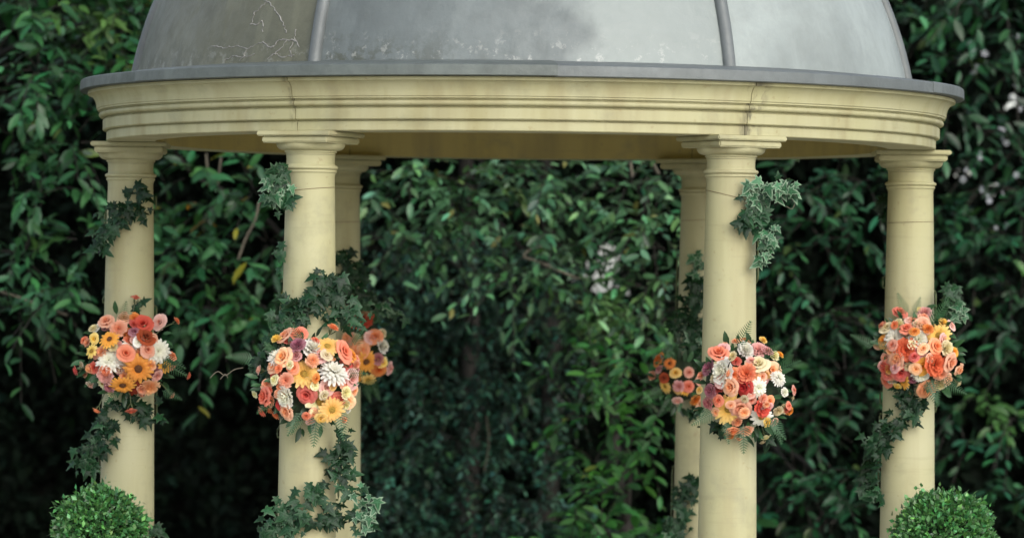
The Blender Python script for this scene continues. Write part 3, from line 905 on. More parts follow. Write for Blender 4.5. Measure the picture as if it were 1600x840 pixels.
def garland(key, label, clusters, tendrils=()):
    cx, cy = COLS[key]
    root = empty('ivy_garland', (cx, cy, 0.15), label, 'ivy', 'ivy garlands on the columns')
    cen = []
    links = []
    for a, b in zip(clusters[:-1], clusters[1:]):      # a few leaves along the strand between neighbouring tufts
        if math.hypot(a[0] - b[0], a[1] - b[1]) < 75:
            links.append(((a[0] + b[0]) / 2, (a[1] + b[1]) / 2, abs(a[0] - b[0]) * .6 + 5, abs(a[1] - b[1]) * .6 + 5, 3, a[5], a[6]))
    for (px, py, sx, sy, n, kind, back) in list(clusters) + links:
        Y = cy + back
        c = P(px, py, Y)
        cen.append(c)
        for k in range(int(n * 2.1)):
            qx, qy = px + random.gauss(0, sx * .5), py + random.gauss(0, sy * .5)
            p = P(qx, qy, Y)
            r_ = col_r(p.z) + random.uniform(.012, .045)
            dx = p.x - cx
            if abs(dx) < r_:
                p.y = min(p.y, cy - math.sqrt(r_ * r_ - dx * dx)) + random.uniform(-.02, 0) if back < .06 else max(p.y, cy + math.sqrt(r_ * r_ - dx * dx))
            else:
                p.y += random.uniform(-.06, .04)
            out = Vector((dx * 2.0, -0.25, 0))
            ang = random.gauss(-90, 55)
            axis = Vector((math.cos(R(ang)) + dx * 2, random.uniform(-.35, .1), math.sin(R(ang))))
            nml = Vector((random.gauss(dx * 2.2, .5), -1.0, random.gauss(.5, .55)))
            s = random.choice((.024, .030, .036, .042, .050)) * random.uniform(.9, 1.15)
            o = bpy.data.objects.new('leaf', IVY[kind if random.random() < .8 else random.choice(('dark', 'grey'))]); COL.objects.link(o); o.parent = root
            o.matrix_basis = Matrix.Translation(-root.location) @ frame_m(p, axis, nml, s)
    # the woody stem winds round the shaft from top to bottom through the clusters
    cen.sort(key=lambda c: -c.z)
    pts = []
    z0, z1 = cen[0].z + .03, cen[-1].z - .05
    for a, b in zip(cen[:-1], cen[1:]):
        pa = math.atan2(a.x - cx, -(a.y - cy)); pb = math.atan2(b.x - cx, -(b.y - cy))
        m = max(3, int((a.z - b.z) / .012))
        for k in range(m):
            t = k / m
            bk = 2.5 if pa >= 0 else -2.5
            th = pa + (pb - pa) * t if a.z - b.z < .1 else (pa + (bk - pa) * min(1, t / .2) if t < .5 else pb + (bk - pb) * min(1, (1 - t) / .2))
            th = math.copysign(max(abs(th), 1.75), bk)
            z = a.z + (b.z - a.z) * t
            rr = col_r(z) + .010
            pts.append((cx + rr * math.sin(th), cy - rr * math.cos(th), z))
    if len(pts) > 2:
        part('stem', tube(pts, .0038, 6), M_STEM, root, 60)
    for pl, Y in tendrils:
        part('tendril', tube(catmull([P(x, y, cy + Y) for x, y in pl], 5), .0016, 5), M_TWIG, root, 60)
    return root

F = -.10
garland('left', 'dark trailing ivy wound round the far left column above and below its bouquet',
        [(215, 305, 26, 18, 9, 'dark', F), (195, 330, 34, 20, 10, 'dark', F), (165, 352, 18, 22, 9, 'grey', F), (158, 382, 14, 14, 6, 'dark', F),
         (215, 478, 8, 10, 2, 'grey', F), (205, 632, 40, 14, 10, 'dark', F), (225, 650, 22, 12, 7, 'dark', F), (165, 660, 20, 16, 9, 'dark', F), (155, 690, 26, 20, 12, 'dark', F), (140, 722, 22, 20, 10, 'grey', F), (248, 820, 6, 14, 4, 'grey', .05)])
garland('front_left', 'thick grey-green ivy spilling round the front left column',
        [(440, 262, 14, 16, 8, 'grey', F), (430, 290, 26, 16, 12, 'pale', F), (448, 312, 20, 14, 7, 'grey', F), (425, 310, 12, 10, 4, 'grey', F), (437, 395, 6, 20, 3, 'grey', .02),
         (515, 445, 34, 24, 24, 'dark', F), (475, 475, 42, 16, 18, 'dark', F), (450, 498, 28, 18, 13, 'grey', F), (430, 525, 24, 14, 5, 'grey', F), (540, 490, 26, 20, 12, 'grey', F), (405, 560, 16, 24, 9, 'dark', F),
         (535, 690, 10, 16, 5, 'dark', F), (530, 720, 20, 22, 9, 'dark', F), (545, 750, 20, 22, 8, 'grey', F), (495, 770, 20, 14, 7, 'grey', F), (455, 805, 40, 26, 18, 'grey', F), (430, 825, 26, 16, 8, 'grey', F), (520, 805, 34, 26, 12, 'dark', F), (570, 800, 20, 34, 14, 'pale', F)],
        [([(328, 590), (340, 580), (352, 586), (366, 577), (380, 574)], F), ([(344, 592), (352, 584), (356, 590)], F)])
garland('back_left', 'dark ivy on the back left column just above its small bouquet',
        [(540, 405, 16, 18, 10, 'dark', F), (552, 435, 28, 24, 20, 'dark', F), (565, 465, 34, 22, 22, 'dark', F), (590, 480, 20, 14, 8, 'pale', F), (612, 492, 22, 12, 5, 'grey', F)])
garland('front_right', 'pale variegated ivy sprig hanging right of the front right column top',
        [(1185, 300, 28, 18, 14, 'pale', F), (1222, 292, 26, 12, 11, 'pale', F), (1180, 330, 22, 18, 10, 'grey', F), (1162, 352, 10, 12, 4, 'dark', F), (1200, 375, 16, 18, 10, 'pale', F), (1190, 405, 10, 14, 4, 'pale', F),
         (1120, 668, 20, 10, 5, 'dark', F), (1195, 670, 16, 20, 7, 'dark', F)],
        [([(1232, 300), (1242, 312), (1238, 326), (1228, 322)], F)])
garland('back_right', 'dark ivy with one pale leaf on the back right column above and below orange flowers',
        [(1090, 405, 10, 16, 7, 'pale', F), (1085, 440, 14, 16, 8, 'dark', F), (1085, 470, 20, 18, 12, 'dark', F), (1080, 500, 36, 26, 26, 'dark', F), (1078, 532, 22, 12, 6, 'pale', F), (1092, 545, 30, 20, 18, 'grey', F), (1070, 575, 26, 22, 16, 'grey', F), (1080, 640, 6, 12, 3, 'dark', F),
         (1085, 745, 8, 20, 5, 'dark', F), (1072, 770, 18, 16, 9, 'dark', F), (1062, 805, 22, 22, 12, 'grey', F), (1050, 828, 20, 16, 7, 'pale', F)],
        [([(1012, 596), (1024, 588), (1034, 592)], F)])
garland('right', 'dark ivy twining round the far right column below its bouquet',
        [(1380, 320, 10, 30, 8, 'dark', .1), (1482, 455, 14, 18, 8, 'grey', F), (1492, 485, 24, 14, 9, 'pale', F), (1410, 612, 16, 14, 7, 'dark', F), (1425, 635, 22, 16, 9, 'dark', F), (1395, 660, 26, 16, 12, 'dark', F), (1375, 690, 22, 18, 12, 'dark', F),
         (1362, 720, 16, 20, 8, 'dark', .02), (1358, 770, 16, 24, 9, 'grey', .03)])

# ------------------------------------------------------------------ flowers
def petal_grid(nu, nv, fn):
    v, f = [], []
    for j in range(nv + 1):
        for i in range(nu + 1):
            v.append(fn(i / nu * 2 - 1, j / nv))
    for j in range(nv):
        for i in range(nu):
            a = j * (nu + 1) + i
            f.append((a, a + 1, a + nu + 2, a + nu + 1))
    return v, f
def merge(parts):
    V, F_ = [], []
    for v, f in parts:
        b = len(V)
        V += v; F_ += [tuple(i + b for i in q) for q in f]
    me = pydata(V, F_)
    me.polygons.foreach_set('use_smooth', [True] * len(me.polygons))
    return me
def rose(seed):
    r_ = random.Random(seed); parts = []
    for ring, (n, rb, rt, h, w, zb) in enumerate([(3, .02, .07, .36, 1.6, .06), (4, .05, .17, .39, 1.25, .04), (5, .10, .31, .38, 1.0, .0), (5, .16, .45, .33, .92, -.06)]):
        for k in range(n):
            a0 = 2 * math.pi * (k + r_.uniform(-.12, .12)) / n + ring * .7
            j1, j2 = r_.uniform(.9, 1.12), r_.uniform(-.02, .03)
            def fn(u, t, a0=a0, rb=rb, rt=rt, h=h, w=w, zb=zb, j1=j1, j2=j2):
                ww = w * (.62 + .38 * math.sin(math.pi * (.1 + .65 * t)))
                a = a0 + u * ww
                rad = (rb + (rt * j1 - rb) * (t ** .8)) * (1 - .10 * u * u * t) + (.045 * (t ** 6) * ring)
                z = zb + h * math.sin(t * 1.45) + .028 * t * t * math.sin(5 * u + j1 * 40) - .10 * u ** 4 * t - (.035 * ring * t ** 6) + j2
                return (rad * math.cos(a), rad * math.sin(a), z)
            parts.append(petal_grid(4, 4, fn))
    return merge(parts)
def rays(seed, rings, width):
    r_ = random.Random(seed); parts = []
    for (n, r0, r1, z0, z1) in rings:
        off = r_.uniform(0, 1)
        for k in range(n):
            a = 2 * math.pi * (k + off + r_.uniform(-.2, .2)) / n
            L = r1 * r_.uniform(.88, 1.06); dz = r_.uniform(-.03, .03)
            def fn(u, t, a=a, L=L, dz=dz, r0=r0, z0=z0, z1=z1):
                w = width * math.sin(math.pi * (.12 + .74 * t)) * .5
                rad = r0 + (L - r0) * t
                z = z0 + (z1 + dz - z0) * t + .05 * math.sin(t * 3.1) - .03 * u * u
                return (rad * math.cos(a) - u * w * math.sin(a), rad * math.sin(a) + u * w * math.cos(a), z)
            parts.append(petal_grid(2, 3, fn))
    return merge(parts)
def carnation(seed):
    r_ = random.Random(seed); parts = []
    for ring, (n, r0, r1, z0, z1, wd) in enumerate([(6, .02, .16, .05, .36, .7), (8, .04, .28, .03, .33, .5), (10, .06, .40, 0, .24, .42), (11, .08, .50, -.03, .10, .38)]):
        for k in range(n):
            a0 = 2 * math.pi * (k + r_.uniform(-.25, .25)) / n + ring
            p1, p2 = r_.uniform(0, 6), r_.uniform(.85, 1.1)
            def fn(u, t, a0=a0, r0=r0, r1=r1, z0=z0, z1=z1, wd=wd, p1=p1, p2=p2):
                a = a0 + u * wd * (.35 + .65 * t)
                rad = r0 + (r1 * p2 - r0) * t + .03 * t * math.sin(5 * u + p1)
                z = z0 + (z1 - z0) * t ** .7 + .05 * t * math.sin(6 * u + p1 * 2)
                return (rad * math.cos(a), rad * math.sin(a), z)
            parts.append(petal_grid(4, 3, fn))
    return merge(parts)
def dome_mesh(r_, h, z, n=12, m=4):
    v, f = [], []
    for j in range(m):
        el = math.pi / 2 * j / m
        for i in range(n):
            a = 2 * math.pi * (i + .5 * (j % 2)) / n
            k = 1 + .08 * math.sin(i * 5 + j * 3)
            v.append((r_ * k * math.cos(el) * math.cos(a), r_ * k * math.cos(el) * math.sin(a), z + h * math.sin(el) * k))
    v.append((0, 0, z + h * .9))
    for j in range(m - 1):
        for i in range(n):
            f.append((j * n + i, j * n + (i + 1) % n, (j + 1) * n + (i + 1) % n, (j + 1) * n + i))
    for i in range(n): f.append(((m - 1) * n + i, (m - 1) * n + (i + 1) % n, m * n))
    return pydata(v, f)
def bud():
    parts = []
    for k in range(5):
        a0 = 2 * math.pi * k / 5
        def fn(u, t, a0=a0):
            a = a0 + u * .9
            rad = .34 * math.sin(math.pi * (.1 + .72 * t)) + .02 * k
            return (rad * math.cos(a), rad * math.sin(a), -.35 + .95 * t)
        parts.append(petal_grid(3, 4, fn))
    return merge(parts)
def calyx():
    parts = []
    for k in range(5):
        a0 = 2 * math.pi * k / 5 + .5
        def fn(u, t, a0=a0):
            rad = .06 + .34 * math.sin(t * 1.5)
            a = a0 + u * .55 * (1 - t)
            return (rad * math.cos(a), rad * math.sin(a), -.52 + .55 * t)
        parts.append(petal_grid(2, 3, fn))
    return merge(parts)
def fern():
    V, Fc = [], []
    n = 11
    for k in range(n):
        t = (k + 1) / (n + 1); y = t; L = .34 * (1 - t) ** .75 * min(1, .55 + t * 2.5) + .02; w = .017
        zc = -.18 * t * t
        for s in (-1, 1):
            b = len(V)
            V += [(0, y - w, zc), (0, y + w, zc), (s * L * .55, y + L * .32 + w, zc + .02), (s * L * .55, y + L * .32 - w, zc + .02), (s * L, y + L * .55, zc - .05)]
            Fc += [(b, b + 1, b + 2, b + 3), (b + 3, b + 2, b + 4)]
    b = len(V)
    for k in range(7):
        t = k / 6
        V += [(-.008, t * .99, -.18 * t * t + .004), (.008, t * .99, -.18 * t * t + .004)]
    for k in range(6): Fc.append((b + 2 * k, b + 2 * k + 1, b + 2 * k + 3, b + 2 * k + 2))
    return pydata(V, Fc)

PAL = {'coral': ((0.80, 0.17, 0.09), (0.90, 0.33, 0.23)), 'red': ((0.66, 0.08, 0.045), (0.80, 0.17, 0.10)), 'peach': ((0.88, 0.34, 0.17), (0.92, 0.56, 0.40)),
       'pink': ((0.80, 0.36, 0.30), (0.90, 0.58, 0.54)), 'mauve': ((0.42, 0.12, 0.16), (0.60, 0.31, 0.33)), 'cream': ((0.78, 0.66, 0.34), (0.84, 0.76, 0.53)),
       'white': ((0.82, 0.80, 0.64), (0.92, 0.91, 0.87)), 'orange': ((0.80, 0.25, 0.03), (0.90, 0.43, 0.11)), 'yellow': ((0.84, 0.46, 0.07), (0.92, 0.66, 0.28)), 'rust': ((0.28, 0.05, 0.02), (0.50, 0.10, 0.035))}
PM = {k: mat_petal('petal_' + k, *v) for k, v in PAL.items()}
M_DISC = mat_plain('flower_disc', (0.36, 0.22, 0.03), 0.9, 40, .5, .8)
M_DISCD = mat_plain('flower_disc_dark', (0.12, 0.045, 0.012), 0.9, 40, .5, .8)
M_FERN = mat_leaf('fern_green', (0.030, 0.098, 0.034), .45)
SH = {'rose': [rose(i) for i in range(3)], 'gerbera': [rays(i, [(17, .12, .5, .03, .03), (15, .10, .40, .06, .10)], .145) for i in (1, 2)],
      'daisy': [rays(i, [(13, .10, .5, .02, .02)], .19) for i in (3, 4)],
      'chrysanthemum': [rays(i, [(18, .1, .5, 0, -.02), (16, .08, .43, .05, .12), (13, .05, .33, .08, .22), (9, .02, .2, .1, .28)], .13) for i in (5, 6)],
      'carnation': [carnation(i) for i in (7, 8)], 'rosebud': [bud()]}
SHC = {}
def fmesh(kind, col):
    lst = SH[kind]
    i = random.randrange(len(lst))
    if (kind, col, i) not in SHC:
        me = lst[i].copy(); me.materials.clear(); me.materials.append(PM[col]); SHC[(kind, col, i)] = me
    return SHC[(kind, col, i)]
DISC = dome_mesh(.13, .07, .05); DISC.materials.append(M_DISC)
DISCD = dome_mesh(.14, .07, .05); DISCD.materials.append(M_DISCD)
CAL = calyx(); CAL.materials.append(M_STEM)
FERN = fern(); FERN.materials.append(M_FERN)
a_ = FERN.attributes.new('tint', 'FLOAT_COLOR', 'POINT'); a_.data.foreach_set('color', [1.0] * (4 * len(FERN.vertices)))
GL = []
ML_GARN = mat_leaf('garnish_leaf', (0.026, 0.070, 0.028), 0.4)
for tv in (.6, .9, 1.3, 1.9):
    me = pydata(LEAF_V, LEAF_F); me.polygons.foreach_set('use_smooth', [True] * len(me.polygons))
    at = me.attributes.new('tint', 'FLOAT_COLOR', 'POINT'); at.data.foreach_set('color', [tv, tv, tv, 1.0] * len(LEAF_V))
    me.materials.append(ML_GARN); GL.append(me)

KIND = {'r': 'rose', 'g': 'gerbera', 'd': 'daisy', 'm': 'chrysanthemum', 'c': 'carnation', 'b': 'rosebud'}
def bouquet(key, label, crop, center, rpx, flowers, ferns=(), buds=(), nleaf=50, bulge=.13, fill=40):
    """crop: (x0, y0, scale) of the close view the list was read from"""
    x0, y0, sc = crop
    cx, cy = COLS[key]
    Y0 = cy - .115
    c = P(center[0], center[1], Y0)
    root = empty('bouquet', c, label, 'bouquet', 'bouquets tied to the columns')
    m = pxm(Y0)
    rx, ry = rpx[0] / m, rpx[1] / m
    # mossy holder under the heads
    bm = bmesh.new(); bmesh.ops.create_icosphere(bm, subdivisions=3, radius=1.0)
    for v in bm.verts:
        k = 1 + .10 * math.sin(7 * v.co.x + 3) * math.sin(6 * v.co.z + 1) + random.uniform(-.05, .05)
        v.co = Vector((v.co.x * rx * .86 * k, v.co.y * bulge * .72 * k, v.co.z * ry * .86 * k))
    me = bpy.data.meshes.new('holder'); bm.to_mesh(me); bm.free()
    link('moss_holder', me, M_FOAM, root, 60)
    def place(px, py, lift=0.0):
        u, w = (px - center[0]) / rpx[0], (py - center[1]) / rpx[1]
        rho = min(1.0, math.hypot(u, w) / 1.12)
        Y = Y0 - bulge * math.sqrt(1 - rho * rho) - lift
        p = P(px, py, Y)
        nrm = Vector((u * .85, -1.0 + .35 * rho, -w * .85 + .12)).normalized()
        return p, nrm
    fl = [(fx, fy, d_, 'c' if kd == 'r' and random.random() < .33 else kd, cl_) for fx, fy, d_, kd, cl_ in flowers]
    for k in range(fill):      # small ruffled blooms filling the gaps between the named heads
        a, rr = random.uniform(0, 6.28), math.sqrt(random.random()) * 1.13
        fl.append(((center[0] + rpx[0] * rr * math.cos(a) - x0) * sc, (center[1] + rpx[1] * rr * math.sin(a) - y0) * sc, random.uniform(10, 18) * sc, random.choice('ccrr'),
                   random.choice(('peach', 'coral', 'peach', 'orange', 'yellow', 'white', 'pink', 'cream', 'peach'))))
    for (fx, fy, dia, kind, colr) in fl:
        px, py = x0 + fx / sc, y0 + fy / sc
        px += random.gauss(0, 2.0); py += random.gauss(0, 2.0)
        p, nrm = place(px, py, random.uniform(-.02, .028))
        nrm = (nrm + Vector((random.gauss(0, .28), 0, random.gauss(0, .28)))).normalized()
        k = KIND[kind]
        dia = min(dia, 27 * sc) if kind == 'r' else dia
        s = dia / sc / m * (1.16 if kind in 'rc' else 1.2)
        q = nrm.to_track_quat('Z', 'Y').to_matrix().to_4x4() @ Matrix.Rotation(random.uniform(0, 6.28), 4, 'Z')
        o = bpy.data.objects.new(k, fmesh(k, colr)); COL.objects.link(o); o.parent = root
        o.matrix_basis = Matrix.Translation(p - c) @ q @ Matrix.Diagonal((s * random.uniform(.86, 1.14), s * random.uniform(.86, 1.14), s * random.uniform(.75, 1.25), 1))
        if kind in 'gd':
            d = bpy.data.objects.new('flower_disc', DISCD if colr in ('rust', 'orange') and random.random() < .5 else DISC); COL.objects.link(d); d.parent = o
    for (fx, fy, dia, colr) in buds:
        px, py = x0 + fx / sc, y0 + fy / sc
        p = P(px, py, Y0 - .03 + random.uniform(-.03, .02))
        dirv = (p - (c + Vector((0, -.02, 0)))).normalized()
        q = dirv.to_track_quat('Z', 'Y').to_matrix().to_4x4()
        s = dia / sc / m * 1.1
        o = bpy.data.objects.new('spray_bud', fmesh('carnation' if random.random() < .6 else 'rose', colr)); COL.objects.link(o); o.parent = root
        o.matrix_basis = Matrix.Translation(p - c) @ q @ Matrix.Scale(s, 4)
        d = bpy.data.objects.new('calyx', CAL); COL.objects.link(d); d.parent = o
        st = c + (p - c) * .5 + Vector((0, -.02, 0))
        part('stem', tube(catmull([st, (st + p) / 2 + Vector((0, 0, .008)), p - dirv * s * .4], 4), .0022, 5), M_STEM, root)
    ferns = list(ferns)
    for k in range(5):
        a = random.uniform(0, 360)
        ferns.append(((center[0] + rpx[0] * .8 * math.cos(R(a)) - x0) * sc, (center[1] - rpx[1] * .8 * math.sin(R(a)) - y0) * sc, a + random.uniform(-25, 25), random.uniform(24, 38) * sc))
    for (fx, fy, ang, ln) in ferns:
        px, py = x0 + fx / sc, y0 + fy / sc
        p = P(px, py, Y0 - bulge * .75)
        o = bpy.data.objects.new('fern_frond', FERN); COL.objects.link(o); o.parent = root
        o.matrix_basis = Matrix.Translation(-c) @ frame_m(p, (math.cos(R(ang)), -.25, math.sin(R(ang))), (0.1, -1, .35), 1.3 * ln / sc / m)
    for k in range(nleaf):
        a = random.uniform(0, 6.28); rr = random.uniform(.55, 1.08)
        px, py = center[0] + rpx[0] * rr * math.cos(a), center[1] + rpx[1] * rr * math.sin(a)
        p, nrm = place(px, py, -.035)
        o = bpy.data.objects.new('leaf', random.choice(GL)); COL.objects.link(o); o.parent = root
        o.matrix_basis = Matrix.Translation(-c) @ frame_m(p, (math.cos(a) + random.gauss(0, .4), random.uniform(-.7, -.1), -math.sin(a) + random.gauss(0, .4)), (random.gauss(0, .4), -1, .6), random.uniform(.035, .065))
    return root

bouquet('left', 'round orange, peach and white bouquet on the far left column with loose coral buds', (80, 420, 3.0), (199, 555), (66, 62),
        [(325, 280, 74, 'r', 'peach'), (270, 250, 66, 'r', 'peach'), (268, 330, 98, 'g', 'orange'), (435, 265, 76, 'r', 'red'), (430, 328, 72, 'r', 'rust'), (510, 255, 62, 'r', 'pink'), (250, 268, 48, 'c', 'mauve'),
         (385, 300, 52, 'r', 'mauve'), (375, 350, 84, 'd', 'white'), (500, 385, 112, 'm', 'white'), (275, 430, 112, 'm', 'white'), (345, 410, 64, 'r', 'coral'), (415, 390, 70, 'r', 'peach'), (405, 465, 122, 'g', 'orange'),
         (190, 390, 72, 'd', 'yellow'), (525, 465, 68, 'd', 'orange'), (240, 500, 82, 'c', 'pink'), (490, 492, 62, 'c', 'mauve'), (325, 545, 100, 'g', 'orange'), (385, 542, 102, 'g', 'rust'), (460, 545, 82, 'c', 'peach'),
         (270, 555, 52, 'c', 'mauve'), (330, 232, 54, 'r', 'peach'), (390, 240, 52, 'r', 'orange'), (200, 275, 40, 'c', 'cream'), (320, 355, 50, 'c', 'pink'), (325, 470, 48, 'c', 'mauve'), (450, 330, 40, 'c', 'red'), (215, 330, 44, 'r', 'yellow'), (235, 540, 50, 'd', 'cream')],
        buds=[(120, 475, 42, 'coral'), (640, 500, 32, 'coral'), (585, 245, 36, 'coral'), (395, 140, 40, 'coral'), (565, 590, 30, 'peach'), (215, 658, 36, 'coral'), (375, 655, 46, 'coral')], ferns=[(560, 300, 10, 90), (520, 570, -20, 80)])
bouquet('front_left', 'largest bouquet, coral roses and yellow and white daisies on the front left column', (370, 380, 2.626), (480, 592), (74, 72),
        [(210, 385, 58, 'r', 'peach'), (260, 382, 60, 'r', 'coral'), (250, 422, 60, 'c', 'mauve'), (165, 465, 74, 'm', 'white'), (310, 432, 84, 'c', 'white'), (372, 430, 86, 'g', 'yellow'), (345, 468, 62, 'r', 'pink'), (430, 450, 72, 'r', 'coral'),
         (440, 497, 58, 'r', 'coral'), (208, 475, 68, 'r', 'peach'), (160, 507, 58, 'r', 'peach'), (205, 567, 60, 'r', 'peach'), (158, 548, 48, 'r', 'coral'), (280, 533, 112, 'g', 'yellow'), (390, 530, 114, 'm', 'white'), (460, 552, 64, 'r', 'pink'),
         (225, 622, 80, 'c', 'white'), (128, 627, 72, 'r', 'coral'), (215, 685, 54, 'r', 'peach'), (290, 615, 64, 'r', 'coral'), (335, 655, 112, 'd', 'cream'), (388, 684, 90, 'g', 'yellow'), (410, 630, 66, 'r', 'coral'), (445, 650, 56, 'r', 'peach'),
         (440, 605, 52, 'c', 'cream'), (365, 590, 54, 'r', 'pink'), (185, 655, 46, 'r', 'red'), (310, 480, 50, 'c', 'peach'), (250, 455, 42, 'r', 'mauve'), (235, 505, 46, 'r', 'coral'), (470, 470, 46, 'r', 'orange'), (345, 720, 40, 'r', 'yellow')],
        buds=[(108, 688, 42, 'coral'), (165, 700, 42, 'coral'), (140, 680, 36, 'coral'), (393, 350, 46, 'coral'), (95, 520, 36, 'pink')], ferns=[(330, 700, -95, 105), (420, 680, -80, 100), (265, 690, -120, 90), (70, 470, 175, 90), (480, 420, 60, 70), (370, 515, 15, 80)])
bouquet('back_left', 'small orange bouquet with a red rose half hidden behind the front left bouquet', (365, 380, 2.626), (571, 545), (36, 54),
        [(540, 320, 78, 'r', 'red'), (580, 392, 58, 'r', 'coral'), (495, 387, 62, 'c', 'cream'), (605, 420, 52, 'c', 'white'), (465, 440, 54, 'r', 'orange'), (520, 442, 64, 'r', 'coral'), (552, 480, 92, 'g', 'orange'), (600, 466, 48, 'r', 'mauve'),
         (502, 510, 72, 'c', 'yellow'), (495, 552, 58, 'r', 'orange'), (552, 560, 62, 'd', 'yellow'), (590, 512, 56, 'r', 'orange'), (545, 400, 52, 'r', 'orange'), (520, 490, 50, 'r', 'peach')], ferns=[(540, 580, -70, 60)], nleaf=26, bulge=.10, fill=12)
bouquet('front_right', 'pink, white and coral bouquet with one large yellow gerbera on the front right column', (1010, 460, 3.232), (1163, 606), (68, 70),
        [(375, 315, 80, 'r', 'coral'), (388, 275, 54, 'r', 'pink'), (490, 288, 84, 'c', 'white'), (565, 290, 74, 'r', 'pink'), (612, 290, 58, 'c', 'pink'), (570, 360, 88, 'r', 'cream'), (617, 388, 74, 'r', 'peach'), (400, 385, 122, 'c', 'white'), (312, 380, 68, 'c', 'mauve'),
         (495, 395, 92, 'r', 'coral'), (440, 412, 64, 'r', 'coral'), (510, 455, 78, 'r', 'red'), (430, 470, 74, 'r', 'peach'), (375, 477, 62, 'r', 'coral'), (325, 487, 72, 'c', 'mauve'), (560, 472, 92, 'm', 'white'), (665, 440, 84, 'm', 'white'), (690, 490, 48, 'c', 'white'),
         (405, 577, 134, 'g', 'yellow'), (482, 560, 80, 'r', 'peach'), (577, 556, 82, 'r', 'red'), (580, 615, 104, 'd', 'white'), (655, 580, 48, 'c', 'cream'), (702, 565, 48, 'c', 'cream'), (325, 542, 62, 'r', 'mauve'), (640, 322, 48, 'c', 'cream'),
         (602, 420, 54, 'r', 'pink'), (530, 500, 44, 'c', 'pink'), (430, 330, 46, 'c', 'cream'), (530, 335, 46, 'c', 'pink'), (625, 540, 44, 'r', 'coral')],
        buds=[(600, 712, 44, 'cream'), (470, 722, 36, 'peach'), (585, 740, 28, 'cream'), (735, 520, 26, 'cream')], ferns=[(465, 260, 65, 110), (340, 600, 205, 100), (660, 380, 25, 100), (640, 620, -70, 110), (400, 640, -80, 90), (690, 350, 60, 70)])
bouquet('back_right', 'small orange and yellow flower cluster left of the back right column', (1010, 460, 3.232), (1066, 592), (42, 42),
        [(80, 340, 56, 'r', 'orange'), (122, 355, 60, 'g', 'orange'), (108, 455, 76, 'g', 'yellow'), (190, 495, 52, 'd', 'orange'), (215, 465, 46, 'r', 'coral'), (270, 540, 66, 'r', 'peach'), (235, 522, 56, 'r', 'orange'), (65, 387, 44, 'r', 'mauve'), (90, 420, 40, 'r', 'rust'), (150, 480, 46, 'c', 'yellow')],
        nleaf=70, bulge=.09, fill=9)
bouquet('right', 'compact coral and peach bouquet on the far right column', (1330, 420, 2.8), (1436, 549), (58, 58),
        [(215, 200, 54, 'r', 'coral'), (325, 207, 62, 'c', 'pink'), (235, 265, 54, 'r', 'coral'), (305, 257, 68, 'r', 'peach'), (205, 252, 52, 'c', 'cream'), (195, 310, 94, 'm', 'white'), (295, 310, 84, 'c', 'white'), (388, 300, 96, 'g', 'yellow'), (150, 325, 54, 'r', 'orange'),
         (240, 347, 92, 'r', 'red'), (180, 362, 48, 'r', 'red'), (355, 350, 64, 'r', 'coral'), (295, 372, 58, 'r', 'mauve'), (420, 342, 62, 'c', 'cream'), (365, 407, 92, 'r', 'red'), (305, 415, 64, 'r', 'orange'), (422, 405, 64, 'r', 'peach'), (205, 400, 62, 'r', 'peach'),
         (155, 427, 54, 'r', 'coral'), (215, 442, 70, 'r', 'coral'), (305, 467, 62, 'c', 'white'), (165, 482, 54, 'r', 'coral'), (230, 487, 62, 'd', 'orange'), (380, 462, 54, 'c', 'peach'), (330, 510, 92, 'r', 'coral'), (382, 497, 54, 'c', 'cream'), (425, 485, 44, 'r', 'peach'),
         (442, 396, 54, 'r', 'peach'), (255, 290, 44, 'c', 'cream'), (265, 470, 46, 'c', 'mauve'), (340, 255, 40, 'r', 'orange'), (405, 242, 40, 'c', 'yellow')],
        buds=[(140, 250, 42, 'peach'), (458, 352, 26, 'cream'), (468, 500, 26, 'cream')], ferns=[(240, 200, 110, 80), (275, 195, 70, 60), (100, 340, 150, 90), (370, 220, 60, 90), (400, 500, -20, 90)])

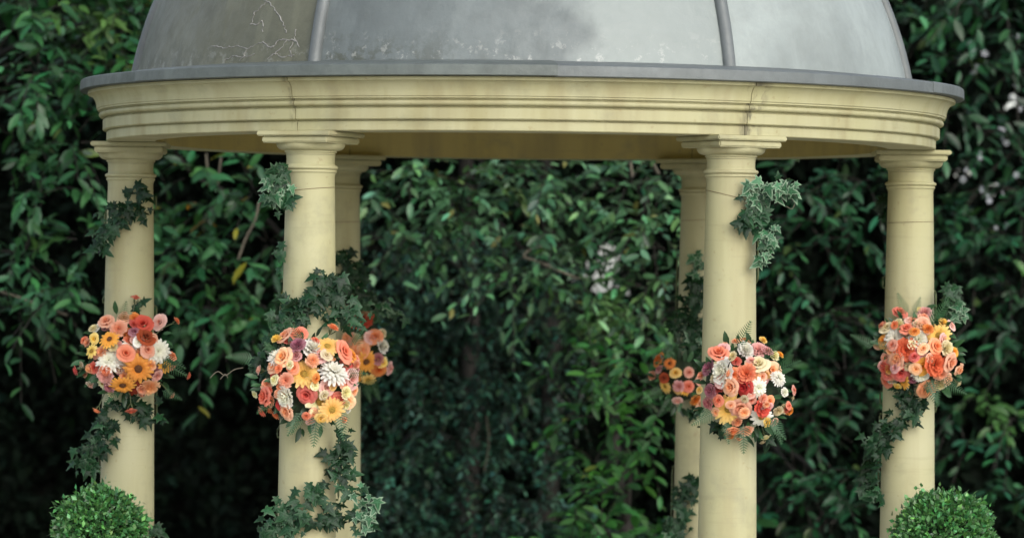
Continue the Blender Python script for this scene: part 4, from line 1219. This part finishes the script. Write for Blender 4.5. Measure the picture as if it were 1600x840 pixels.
# ------------------------------------------------------------------ clipped box balls in pots
def box_ball(px, py, rp, Y, label, lump):
    c = P(px, py, Y)
    m = pxm(Y)
    rad = rp / m
    root = empty('box_topiary', (c.x, c.y, 0.0), label, 'topiary', 'clipped box balls in front of the columns')
    part('pot', lathe([(.13, .0), (.135, .01), (.17, .27), (.185, .275), (.185, .32), (.17, .325), (.165, .30)], c.x, c.y, 32), M_TERRA, root, 35)
    part('soil', lathe([(.05, .285), (.164, .29), (.16, .296)], c.x, c.y, 24), M_SOIL, root)
    part('trunk', tube([(c.x, c.y, .28), (c.x + .006, c.y, .4), (c.x - .004, c.y, c.z - rad * .5)], .016, 8), M_BARK, root, 60)
    N = 9000
    d = norm(rng.normal(0, 1, (N, 3)))
    bump = 1 + .07 * np.sin(d[:, 0] * 5 + lump) * np.cos(d[:, 2] * 6 + lump * 2) + .035 * np.sin(d[:, 0] * 13 + d[:, 1] * 9 + lump) + .03 * np.cos(d[:, 2] * 15 + lump * 3)
    if lump < 2:   # a cleft between two shoots near the top
        bump *= 1 - .10 * np.exp(-((d[:, 0] - .30) / .12) ** 2) * (d[:, 2] > .3)
    rr = rad * bump * (1 - .22 * rng.random(N) ** 2.2) + (rng.random(N) < .14) * rng.uniform(0, .034, N)
    pos = d * rr[:, None] * np.array([1.0, 1.0, .97]) + np.array(c)
    ax = d * .7 + rng.normal(0, .55, (N, 3)) + [0, 0, .15]
    nm = rng.normal(0, .5, (N, 3)) + d * .5 + [0, -.2, .5]
    tag(part('crown', cloud_mesh(pos, ax, nm, rng.uniform(.014, .030, N), tints(N, .4), LEAF_S * np.array([1.25, 1, 1]), LEAF_SF), ML_BOX, root), kind='stuff')
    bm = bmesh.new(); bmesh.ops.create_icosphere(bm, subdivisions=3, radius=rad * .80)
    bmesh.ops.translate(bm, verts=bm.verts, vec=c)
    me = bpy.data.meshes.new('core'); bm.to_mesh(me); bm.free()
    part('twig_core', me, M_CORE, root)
box_ball(156, 828, 66, -.42, 'clipped box ball at the foot of the far left column', 1.0)
box_ball(1477, 846, 76, -.42, 'clipped box ball at the foot of the far right column', 4.0)
